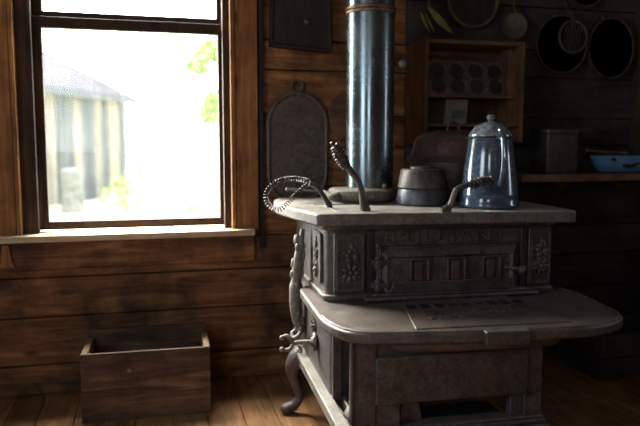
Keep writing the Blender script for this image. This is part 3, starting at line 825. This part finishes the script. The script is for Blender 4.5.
hb = wall_thing('hanging_board', 'dark rectangular board hung high on wall between the window and the pipe', 'board', .64, 1.70, .002)
mb = MB(); mb.prism([(-.125, -.215), (.145, -.235), (.135, .42), (-.11, .42)], -.05, 0, 'xz')
mb.build('board_panel', M['hangboard'], hb, smooth=False, bevel=.006)
mb = MB()
for a, b in (((-.125, -.215), (.145, -.235)), ((.145, -.235), (.135, .42)), ((-.125, -.215), (-.11, .42))):
    mb.tube([(a[0] * .97, -.052, a[1] * .97), (b[0] * .97, -.052, b[1] * .97)], .008, 6)
mb.build('board_border', M['hangboard'], hb)
mb = MB(); mb.lathe([(.009, 0), (.009, .008), (.013, .014), (.010, .022), (0, .025)], 14, Matrix.Translation((.03, -.05, -.11)) @ HX)
mb.build('board_knob', M['tin_light'], hb)
mb = MB(); mb.tube(smooth_path([(.025, -.055, .09), (.04, -.065, .07), (.05, -.06, .05), (.065, -.062, .03), (.06, -.056, .012)], 6), .005, 8)
mb.build('board_hook', M['tin_light'], hb)

gr = wall_thing('hanging_griddle', 'long oval iron griddle with ring handle hung beside the window', 'griddle', .640, 1.05, .002)
def stadium(w, z0, z1, n=14):
    c1, c0 = z1 - w, z0 + w
    return [(w * math.cos(PI * i / n), c1 + w * math.sin(PI * i / n)) for i in range(n + 1)] + [(w * math.cos(PI + PI * i / n), c0 + w * math.sin(PI + PI * i / n)) for i in range(n + 1)]
mb = MB(); mb.prism(stadium(.140, -.26, .245), -.012, 0, 'xz'); mb.build('griddle_plate', M['pan_iron'], gr, bevel=.003)
mb = MB(); mb.tube([(x, -.016, z) for x, z in stadium(.132, -.252, .237)], .011, 8, closed=True); mb.build('griddle_rim', M['pan_iron'], gr)
mb = MB(); mb.tube([(.026 * math.cos(2 * PI * k / 20), -.008, .268 + .026 * math.sin(2 * PI * k / 20)) for k in range(20)], .006, 8, closed=True); mb.build('ring_handle', M['pan_iron'], gr)

rb = wall_thing('round_board', 'round brown wooden board on wall half hidden behind the stove pipe', 'board', .912, 1.19, .002)
mb = MB(); mb.lathe([(0, 0), (.125, 0), (.13, .006), (.127, .015), (.11, .017), (0, .017)], 44, HX); mb.build('board_disc', M['breadboard'], rb)
mb = MB(); mb.tube([(.017 * math.cos(2 * PI * k / 14), -.008, .142 + .017 * math.sin(2 * PI * k / 14)) for k in range(14)], .005, 6, closed=True); mb.build('hanging_loop', M['iron_dark'], rb)

wk = wall_thing('coat_hook', 'small glossy knob hook on wall to the left of wall shelf', 'hook', 1.128, 1.428, -.010)
mb = MB(); mb.lathe([(.016, 0), (.016, .005), (.007, .008), (.006, .035)], 16, HX); mb.build('hook_stem', M['tin'], wk)
mb = MB(); mb.ball((0, -.052, 0), .021, (1, .85, 1), 18, 12); mb.build('hook_knob', M['knob'], wk)
mb = MB(); mb.tube(smooth_path([(-.01, -.02, .0), (-.03, -.03, .002), (-.045, -.03, .012)], 5), .004, 8); mb.build('hook_prong', M['tin_light'], wk)

# wall shelf box
X0, X1, Z0, Z1, D = 1.155, 1.636, 1.07, 1.515, .235
ws = thing('wall_shelf', 'open wooden box shelf hung on wall above the covered pot', 'shelf', ((X0 + X1) / 2, WY - D / 2, Z0))
cx = (X0 + X1) / 2
f0, f1 = -D / 2, D / 2 - .012
mb = MB(); mb.box(X0 - cx, X0 - cx + .018, f0, f1, 0, Z1 - Z0); mb.build('side_panel', M['shelf'], ws, smooth=False, bevel=.002)
mb = MB(); mb.prism([(f0, .0), (f1, .0), (f1, Z1 - Z0), (f0, Z1 - Z0)], X1 - cx - .018, X1 - cx, 'yz'); mb.build('side_panel', M['shelf'], ws, smooth=False, bevel=.002)
mb = MB(); mb.box(X0 - cx + .0185, X1 - cx - .0185, f0, f1, Z1 - Z0 - .018, Z1 - Z0 - .001); mb.build('top_panel', M['shelf_x'], ws, smooth=False, bevel=.002)
mb = MB(); mb.box(X0 - cx + .0185, X1 - cx - .0185, f1 - .012, f1, .0, Z1 - Z0 - .019); mb.build('back_panel', M['shelf_x'], ws, smooth=False, bevel=.002)
for zz, ff0 in ((.212, f0 + .03), (.083, f0 + .0)):
    mb = MB(); mb.box(X0 - cx + .0185, X1 - cx - .0185, ff0, f1 - .0125, zz - .014, zz); mb.build('shelf_board', M['shelf_x'], ws, smooth=False, bevel=.002)
mb = MB(); mb.box(X0 - cx + .0185, X1 - cx - .0185, f1 - .03, f1 - .0125, .14, .155); mb.build('shelf_cleat', M['shelf_x'], ws, smooth=False, bevel=.002)
# muffin tin standing on the upper shelf
S2 = Z0 + .213
mt = thing('muffin_tin', 'dark muffin tin of round cups standing on edge in wall shelf', 'baking tin', (1.42, 2.80, S2), 0)
tilt = Matrix.Rotation(math.radians(-14), 4, 'X')
W, HT = .385, .152
cups = [(-.144 + .096 * i, z) for i in range(4) for z in (.045, .117)]
mb = MB()
mb.box(-W / 2, W / 2, -.001, .001, 0, .008, tilt); mb.box(-W / 2, W / 2, -.001, .001, HT + .008, HT + .016, tilt)
ys = 12
for (cxx, cz) in cups:                                # each square of the plate with its round hole
    a0, a1, b0, b1 = cxx - .048, cxx + .048, cz - .037, cz + .043
    rr_ = .036; vv = []; ff_ = []; n = 32
    for k in range(n):
        a = 2 * PI * k / n; c_, s_ = math.cos(a), math.sin(a)
        m_ = min((a1 - cxx) / abs(c_) if abs(c_) > 1e-6 else 9, ((b1 - cz) if s_ > 0 else (cz - b0)) / abs(s_) if abs(s_) > 1e-6 else 9)
        vv += [(cxx + rr_ * c_, 0, cz + rr_ * s_), (cxx + m_ * c_, 0, cz + m_ * s_)]
    for k in range(n):
        j = (k + 1) % n; ff_.append((2 * k, 2 * k + 1, 2 * j + 1, 2 * j))
    mb._add(vv, ff_, tilt)
mb.build('tin_plate', M['tin_plate'], mt)
for (cxx, cz) in cups:
    mb = MB(); mb.lathe([(.036, 0), (.035, -.002), (.026, -.028), (.0, -.029)], 24, tilt @ Matrix.Translation((cxx, 0, cz)) @ HX); mb.build('muffin_cup', M['cup_black'], mt)
pc = thing('paper_packet', 'grey paper packet leaning on lower shelf of the wall shelf', 'packet', (1.345, 2.76, Z0 + .084))
mb = MB(); mb.prism([(-.066, .0), (.045, .0), (.062, .112), (-.046, .112)], -.006, .006, 'xz', Matrix.Rotation(math.radians(-10), 4, 'X')); mb.build('packet_body', M['paper'], pc, smooth=False, bevel=.002)
mb = MB(); mb.prism([(-.03, .02), (.036, .02), (.044, .06), (-.022, .06)], -.0075, -.006, 'xz', Matrix.Rotation(math.radians(-10), 4, 'X')); mb.build('packet_patch', M['tin'], pc, smooth=False)

# ladle
la = wall_thing('ladle', 'round tin ladle hanging by its handle above the right end of wall shelf', 'ladle', 1.688, 1.62, .004)
mb = MB(); mb.lathe([(.058, .05), (.061, .052), (.062, .048), (.055, .02), (.04, .004), (0, .0)], 36, HX)
mb.lathe([(.057, .0495), (.05, .022), (.035, .008), (0, .004)], 36, HX); mb.build('ladle_bowl', M['tin_light'], la)
mb = MB(); mb.tube(smooth_path([(0, -.048, .058), (.0, -.035, .10), (.004, -.02, .2), (.006, -.012, .34)], 6), .010, 8, flat=.5); mb.build('ladle_handle', M['shelf'], la)
# woven tray
wt = wall_thing('woven_tray', 'round woven tray with pale rim above the left end of wall shelf', 'tray', 1.478, 1.735, .002)
mb = MB(); mb.tube([(.125 * math.cos(2 * PI * k / 48), -.03, .125 * math.sin(2 * PI * k / 48)) for k in range(48)], .010, 8, closed=True); mb.build('tray_rim', M['wick'], wt)
mb = MB(); mb.lathe([(.125, .03), (.11, .008), (.0, .003)], 40, HX); mb.build('tray_base', M['hangboard'], wt)
mb = MB()
for i, r_ in enumerate((.025, .04, .055)): mb.tube([((r_ + .004 * math.sin(9 * a)) * math.cos(a), -.012 - .003 * math.cos(9 * a), (r_ + .004 * math.sin(9 * a)) * math.sin(a)) for a in [2 * PI * k / 60 for k in range(60)]], .004, 6, closed=True)
mb.build('tray_weave', M['wick'], wt)
# dry husk leaves
dh = wall_thing('corn_husk', 'pale green dried husk leaves hanging above the wall shelf', 'dried plant', 1.30, 1.64, .002)
def blade(mb, p0, p1, w, bend):
    p0, p1 = Vector(p0), Vector(p1); t = (p1 - p0); s = Vector((t.z, 0, -t.x)).normalized(); v = []; f = []
    for i in range(9):
        q = i / 8; c = p0 + t * q + Vector((0, -bend * math.sin(PI * q), 0)) + s * bend * .6 * math.sin(PI * q); ww = w * (math.sin(PI * min(.98, q * .85 + .12)))
        v += [c - s * ww, c + Vector((0, -.005, 0)), c + s * ww]
    for i in range(8): f += [(3 * i, 3 * i + 1, 3 * i + 4, 3 * i + 3), (3 * i + 1, 3 * i + 2, 3 * i + 5, 3 * i + 4)]
    mb._add(v, f)
for a, b, w_, bd in (((-.032, 0, .055), (.082, -.02, -.062), .017, .02), ((-.07, 0, .03), (-.03, -.01, -.06), .008, .012), ((-.05, 0, .03), (.0, -.01, -.065), .006, .01)):
    mb = MB(); blade(mb, a, b, w_, bd); mb.build('leaf', M['leaf_dry'], dh)
mb = MB(); mb.tube([(-.03, .01, .10), (-.03, .0, .05)], .004, 6); mb.build('stem', M['bark'], dh)

def wall_pan(label, x, z, r, depth, mat, handle=False, sx=1., sz=1., off=.002, handle_ang=0):
    p = wall_thing('hanging_pan', label, 'pan', x, z, off, 'dark pans hanging on the wall at right')
    S = Matrix.Diagonal((sx, 1, sz, 1))
    mb = MB(); mb.lathe([(r, depth), (r + .006, depth + .002), (r + .004, depth - .004), (r * .9, .004), (0, .0)], 44, S @ HX)
    mb.lathe([(r - .003, depth), (r * .88, .008), (0, .004)], 44, S @ HX); mb.build('pan_bowl', mat, p)
    mb = MB(); mb.tube([(.016 * math.cos(2 * PI * k / 14), -.012, (r + .008) * sz + .016 * math.sin(2 * PI * k / 14)) for k in range(14)], .004, 6, closed=True); mb.build('hanging_ring', mat, p)
    if handle:
        mb = MB(); ca, sa_ = math.sin(handle_ang), math.cos(handle_ang)
        mb.tube(smooth_path([(ca * r * sx, -depth, sa_ * r * sz), (ca * (r + .05) * sx, -depth * .8, sa_ * (r + .05) * sz), (ca * (r + .15), -.012, sa_ * (r + .15))], 6), .010, 8, flat=.5)
        mb.build('pan_handle', mat, p)
    return p
wall_pan('large round dark pan hung right of the ladle, behind a smaller strainer', 1.945, 1.545, .135, .05, M['pan_iron'])
wall_pan('oval dark roasting pan hung at far right of wall', 2.215, 1.535, .125, .06, M['pan_iron'], sx=1., sz=1.15)
wall_pan('dark pan hung high at top edge between the two larger pans', 2.08, 1.835, .10, .035, M['pan_iron'], handle_ang=.3)
sr = wall_thing('strainer', 'small round wire strainer hung in front of large dark pan', 'strainer', 1.975, 1.575, .085)
mb = MB(); mb.tube([(.075 * math.cos(2 * PI * k / 36), -.01, .075 * math.sin(2 * PI * k / 36)) for k in range(36)], .006, 8, closed=True); mb.build('strainer_rim', M['tin'], sr)
mb = MB()
for i in range(-4, 5):
    q = i * .016; e = math.sqrt(.075 ** 2 - q * q)
    mb.tube([(q, -.01, -e), (q, .012, 0), (q, -.01, e)], .0014, 5); mb.tube([(-e, -.01, q), (0, .014, q), (e, -.01, q)], .0014, 5)
mb.build('strainer_mesh', M['tin'], sr)
mb = MB(); mb.tube([(0, -.01, .075), (.005, .035, .125), (.007, .082, .19)], .006, 8); mb.build('strainer_handle', M['tin'], sr)

# ------------------------------------------------------------------ right-hand wall board shelf with its things
SZ = .925
ps = thing('plank_shelf', 'long worn plank shelf along back wall at the right', 'shelf', (2.16, 2.80, SZ))
mb = MB(); rng = random.Random(3)
fr_ = [(-.53 + i * .06, -.125 + rng.uniform(-.008, .008)) for i in range(17)]
mb.prism(fr_ + [(.44, .105), (-.53, .105)], -.036, 0); mb.build('shelf_plank', M['board'], ps, smooth=False, bevel=.004)
for x_ in (-.28, .3):
    mb = MB(); mb.prism([(-.09, -.037), (.10, -.037), (.10, -.22), (.07, -.22)], x_ - .012, x_ + .012, 'yz'); mb.build('shelf_bracket', M['iron_rust'], ps, smooth=False, bevel=.002)
ba = thing('enamel_basin', 'light blue chipped enamel basin on the plank shelf', 'basin', (2.265, 2.80, SZ + .001))
mb = MB(); mb.lathe([(0, .003), (.125, .003), (.135, .008), (.165, .045), (.178, .082), (.186, .085), (.187, .089), (.181, .09), (.172, .082), (.158, .045), (.128, .012), (0, .01)], 56, sx=1, sy=.62); bo = mb.build('basin_bowl', M['basin'], ba)
mb = MB(); mb.tube([(.185 * math.cos(2 * PI * k / 56), .62 * .185 * math.sin(2 * PI * k / 56), .0875) for k in range(56)], .0045, 8, closed=True); mb.build('basin_rim', M['chip'], bo)
mb = MB()
a0 = -1.75
for (aa, zz, rr2, s1, s2) in ((-1.80, .040, .156, .042, .017), (-1.6, .046, .161, .022, .009), (-2.3, .066, .172, .014, .010)):
    x_, y_ = rr2 * math.cos(aa), .62 * rr2 * math.sin(aa)
    mb.ball((x_, y_, zz), 1., (s1, .005, s2), 16, 8, Euler((-.5, -.15, 0)))
mb.build('enamel_chip', M['chip'], bo)
sp2 = thing('wooden_spoon', 'wooden spoon handle resting across the rim of blue basin', 'spoon', (2.13, 2.785, SZ + .098))
mb = MB(); mb.tube([(-.10, -.02, .012), (-.02, .0, .006), (.12, .02, -.002)], [.007, .006, .005], 8); mb.ball((.14, .024, -.003), .02, (1.4, 1, .4)); mb.build('spoon_body', M['board'], sp2)
tn = thing('tin_canister', 'dark square tin canister on left end of the plank shelf', 'canister', (1.885, 2.81, SZ + .001))
mb = MB(); mb.prism(round_poly([(-.085, -.07), (.085, -.07), (.085, .07), (-.085, .07)], .015), 0, .185); mb.build('canister_body', M['tin'], tn, bevel=.004)
mb = MB(); mb.prism(round_poly([(-.088, -.073), (.088, -.073), (.088, .073), (-.088, .073)], .016), .186, .208); mb.build('canister_lid', M['tin'], tn, bevel=.004)

# old crate by the wall at right
cr = thing('firewood_crate', 'rough dark wooden crate on the floor at far right behind stove', 'crate', (2.24, 2.64, 0), 0)
w, d, hh = .31, .165, .21
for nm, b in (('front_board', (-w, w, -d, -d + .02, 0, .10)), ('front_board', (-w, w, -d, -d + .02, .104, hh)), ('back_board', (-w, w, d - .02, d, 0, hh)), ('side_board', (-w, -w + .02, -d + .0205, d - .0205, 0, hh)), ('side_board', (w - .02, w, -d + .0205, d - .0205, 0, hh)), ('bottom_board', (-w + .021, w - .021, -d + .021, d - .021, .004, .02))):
    mb = MB(); mb.box(*b); mb.build(nm, M['wall_dark'], cr, smooth=False, bevel=.003)

# ------------------------------------------------------------------ outside
GZ = -.35
mb = MB()
nx = 40
random.seed(5)
gv = {}
for i in range(nx + 1):
    for j in range(nx + 1):
        x_ = -40 + 80 * i / nx; y_ = 3.2 + 70 * (j / nx) ** 1.6
        gv[i, j] = mb.bm.verts.new((x_, y_, GZ + random.uniform(-.04, .04) * (1 if j > 2 else 0)))
for i in range(nx):
    for j in range(nx): mb.bm.faces.new((gv[i, j], gv[i + 1, j], gv[i + 1, j + 1], gv[i, j + 1]))
struct(mb.build('ground_outside', M['ground']))

# barn: long wall runs from A (far corner) toward the viewer
A = Vector((-.66, 20., 0)); dirw = Vector((-.46, -.89, 0)).normalized(); nin = Vector((-.89, .46, 0)).normalized()
bn = thing('barn', 'weathered plank barn with pale sloping roof seen through the window', 'barn', (A.x, A.y, GZ), 0)
L_, Wd, eave, ridge = 7., 5., 2.48 - GZ, 3.75 - GZ
mb = MB(); random.seed(2)
s = 0.; seq = [1, 0, 0, 1, 0, 1, 1, 0, 1, 1, 0, 0, 1, 0, 1, 1]; k = 0
while s < L_:
    wd = random.uniform(.22, .4); a = dirw * s; b = dirw * (s + wd - .02)
    mb.mi = seq[k % len(seq)]; k += 1
    dd = -nin * random.uniform(.0, .02)
    q = [(a + dd).xy, (b + dd).xy, (b + nin * .08).xy, (a + nin * .08).xy]
    mb.prism([(p.x, p.y) for p in q], 0, eave); s += wd
mb.mi = 1
g0 = Vector((0, 0, 0)); g1 = nin * Wd
mb._add([tuple(g0), tuple(g1), (g1.x, g1.y, eave), ((g1 * .5).x, (g1 * .5).y, ridge), (0, 0, eave)], [(0, 1, 2, 3, 4)])
mb.build('barn_wall', [M['barn_pale'], M['barn_grey']], bn, smooth=False)
mb = MB()
ov = -dirw * .3
def rp_(s, w_, z): p = dirw * s + nin * w_; return (p.x, p.y, z)
for (w0, z0_, w1, z1_) in ((-.3, eave - .12, Wd / 2, ridge), (Wd + .3, eave - .12, Wd / 2, ridge)):
    v = [rp_(-.12, w0, z0_), rp_(L_, w0, z0_), rp_(L_, w1, z1_), rp_(-.12, w1, z1_)]
    mb._add(v + [(x_, y_, z_ + .08) for x_, y_, z_ in v], [(0, 1, 2, 3), (4, 5, 6, 7), (0, 1, 5, 4), (1, 2, 6, 5), (2, 3, 7, 6), (3, 0, 4, 7)])
mb.build('barn_roof', M['barn_roof'], bn, smooth=False)
mb = MB(); v = [rp_(-.14, -.32, eave - .2), rp_(L_, -.32, eave - .2), rp_(L_, -.26, eave - .2), rp_(-.14, -.26, eave - .2)]
mb._add(v + [(x_, y_, z_ + .14) for x_, y_, z_ in v], [(0, 1, 2, 3), (4, 5, 6, 7), (0, 1, 5, 4), (1, 2, 6, 5), (2, 3, 7, 6), (3, 0, 4, 7)])
mb.build('eave_board', M['barn_eave'], bn, smooth=False)

sm_ = thing('stump', 'pale weathered post stump standing in front of the barn', 'stump', (-1.63, 15., GZ))
mb = MB(); mb.lathe([(.3, -.05), (.26, .1), (.22, .5), (.23, .88), (.2, .93), (0, .94)], 20); mb.build('stump_trunk', M['stump'], sm_)

def leaf_cloud(mb, blobs, n, size, rng):
    for k in range(n):
        c, r = rng.choice(blobs)
        d_ = Vector((rng.gauss(0, 1), rng.gauss(0, 1), rng.gauss(0, 1))).normalized() * r * rng.uniform(.3, 1) ** .6
        p = Vector(c) + d_
        e = Euler((rng.uniform(0, 6), rng.uniform(0, 6), rng.uniform(0, 6))).to_matrix()
        s_ = size * rng.uniform(.6, 1.3)
        q = [(-.5, 0, 0), (0, -.3, .05), (.6, 0, 0), (0, .3, .05)]
        mb._add([p + e @ (Vector(a) * s_) for a in q], [(0, 1, 2), (0, 2, 3)])
def tree(name, label, cat, x, y, h, blobs, n, size, seed):
    t = thing(name, label, cat, (x, y, GZ)); rng = random.Random(seed)
    mb = MB(); mb.tube(smooth_path([(0, 0, -.1), (.06, 0, h * .3), (-.05, .05, h * .6), (0, 0, h * .8)], 4), lerp_list([.13, .1, .06], 13), 8)
    for c, r in blobs: mb.tube([(0, 0, h * .45), ((c[0]) * .6, c[1] * .6, h * .45 + (c[2] - h * .45) * .5), c], [.05, .03, .012], 6)
    mb.build('trunk', M['bark'], t)
    mb = MB(); leaf_cloud(mb, blobs, n, size, rng); mb.build('foliage', M['leaf'], t, smooth=False)
    return t
tree('leafy_tree', 'bright green leafy tree at right of the window view', 'tree', 1.95, 14, 4.6,
     [((-.72, 0, 2.1), .26), ((-.62, 0, 2.35), .22), ((-.95, 0, 3.1), .28), ((-.7, .1, 3.4), .3), ((.1, 0, 3.6), .7), ((.5, .3, 3.0), .8)], 1500, .15, 3)
def bush(label, x, y, blobs, n, size, seed):
    t = thing('bush', label, 'bush', (x, y, GZ)); rng = random.Random(seed)
    mb = MB(); 
    for c, r in blobs: mb.tube([(c[0] * .3, c[1] * .3, -.05), (c[0] * .8, c[1], c[2] * .6), c], [.03, .02, .008], 6)
    mb.build('stem', M['bark'], t)
    mb = MB(); leaf_cloud(mb, blobs, n, size, rng); mb.build('foliage', M['leaf'], t, smooth=False)
bush('low yellow-green bush at right lower corner of the window view', .95, 11.5, [((0, 0, .5), .4), ((.35, 0, .7), .4), ((-.35, .1, .35), .3)], 500, .10, 8)
bush('low green bush growing at far corner of barn', -.2, 18, [((0, 0, .5), .5), ((-.5, 0, .35), .35), ((.7, .2, .4), .45)], 500, .13, 9)
bush('low bush in the grass beside the stump', -.75, 14, [((0, 0, .3), .3), ((.35, 0, .25), .25)], 300, .09, 10)

# ------------------------------------------------------------------ daylight
SKY, GLOW = 9., 80.
w = bpy.data.worlds.new('overcast_sky'); SC.world = w; w.use_nodes = True
nt = w.node_tree; nt.nodes.clear()
out = nt.nodes.new('ShaderNodeOutputWorld'); bg = nt.nodes.new('ShaderNodeBackground')
tc = nt.nodes.new('ShaderNodeTexCoord'); sx = nt.nodes.new('ShaderNodeSeparateXYZ'); nt.links.new(tc.outputs['Generated'], sx.inputs[0])
col = ramp(nt, sx.outputs['Z'], [(.0, (.90, .95, 1.)), (.2, (.72, .86, 1.)), (.8, (.5, .72, 1.))])
dt = nt.nodes.new('ShaderNodeVectorMath'); dt.operation = 'DOT_PRODUCT'
nt.links.new(tc.outputs['Generated'], dt.inputs[0]); dt.inputs[1].default_value = Vector((-.28, .48, .83)).normalized()
mr = nt.nodes.new('ShaderNodeMapRange'); mr.interpolation_type = 'SMOOTHSTEP'          # bright hazy side of the sky
mr.inputs['From Min'].default_value = .45; mr.inputs['From Max'].default_value = 1.
mr.inputs['To Min'].default_value = 0.; mr.inputs['To Max'].default_value = 1.
nt.links.new(dt.outputs['Value'], mr.inputs['Value'])
cold = nt.nodes.new('ShaderNodeVectorMath'); cold.operation = 'SCALE'; nt.links.new(col, cold.inputs[0]); cold.inputs['Scale'].default_value = SKY
glow = nt.nodes.new('ShaderNodeVectorMath'); glow.operation = 'SCALE'; glow.inputs[0].default_value = (1., .95, .86)
mg = nt.nodes.new('ShaderNodeMath'); mg.operation = 'MULTIPLY'; nt.links.new(mr.outputs[0], mg.inputs[0]); mg.inputs[1].default_value = GLOW
nt.links.new(mg.outputs[0], glow.inputs['Scale'])
sm3 = nt.nodes.new('ShaderNodeVectorMath'); sm3.operation = 'ADD'; nt.links.new(cold.outputs[0], sm3.inputs[0]); nt.links.new(glow.outputs[0], sm3.inputs[1])
nt.links.new(sm3.outputs[0], bg.inputs['Color']); bg.inputs['Strength'].default_value = 1.0
nt.links.new(bg.outputs[0], out.inputs[0])
def portal(name, loc, rot, sx_, sy_):
    l = bpy.data.lights.new(name, 'AREA'); l.shape = 'RECTANGLE'; l.size = sx_; l.size_y = sy_; l.cycles.is_portal = True
    o = bpy.data.objects.new(name, l); C.objects.link(o); o.location = loc; o.rotation_euler = rot
portal('portal_window', (-.075, WY + .118, 1.39), (-PI / 2, 0, 0), .9, 1.48)
portal('portal_front', ((FILL_W[0] + FILL_W[1]) / 2, FY - .06, (FILL_W[2] + FILL_W[3]) / 2), (PI / 2, 0, 0), FILL_W[1] - FILL_W[0], FILL_W[3] - FILL_W[2])
portal('portal_left', (LX - .08, (LW[0] + LW[1]) / 2, (LW[2] + LW[3]) / 2), (0, -PI / 2, 0), LW[3] - LW[2], LW[1] - LW[0])
portal('portal_right', (RX + .08, (RW[0] + RW[1]) / 2, (RW[2] + RW[3]) / 2), (0, PI / 2, 0), RW[3] - RW[2], RW[1] - RW[0])

# ------------------------------------------------------------------ camera
cam = bpy.data.cameras.new('camera'); co = bpy.data.objects.new('camera', cam); C.objects.link(co)
cam.sensor_width = 36; cam.lens = 36 * 660 / 640
pitch = math.atan(66 / 660); yaw = math.atan(170 * math.cos(pitch) / 660)
co.location = (0, 0, 1.05); co.rotation_euler = (PI / 2 - pitch, 0, -yaw)
cam.dof.use_dof = True; cam.dof.focus_distance = 2.25; cam.dof.aperture_fstop = 1.9
cam.clip_start = .05; cam.clip_end = 300
SC.camera = co
vs_ = SC.view_settings
SC.display_settings.display_device = 'sRGB'
vs_.view_transform = 'Standard'; vs_.look = 'None'; vs_.gamma = 1; vs_.exposure = 0; vs_.use_curve_mapping = False
SC.cycles.use_denoising = True
SC.cycles.max_bounces = 10; SC.cycles.diffuse_bounces = 5; SC.cycles.transparent_max_bounces = 12
SC.cycles.sample_clamp_indirect = 20
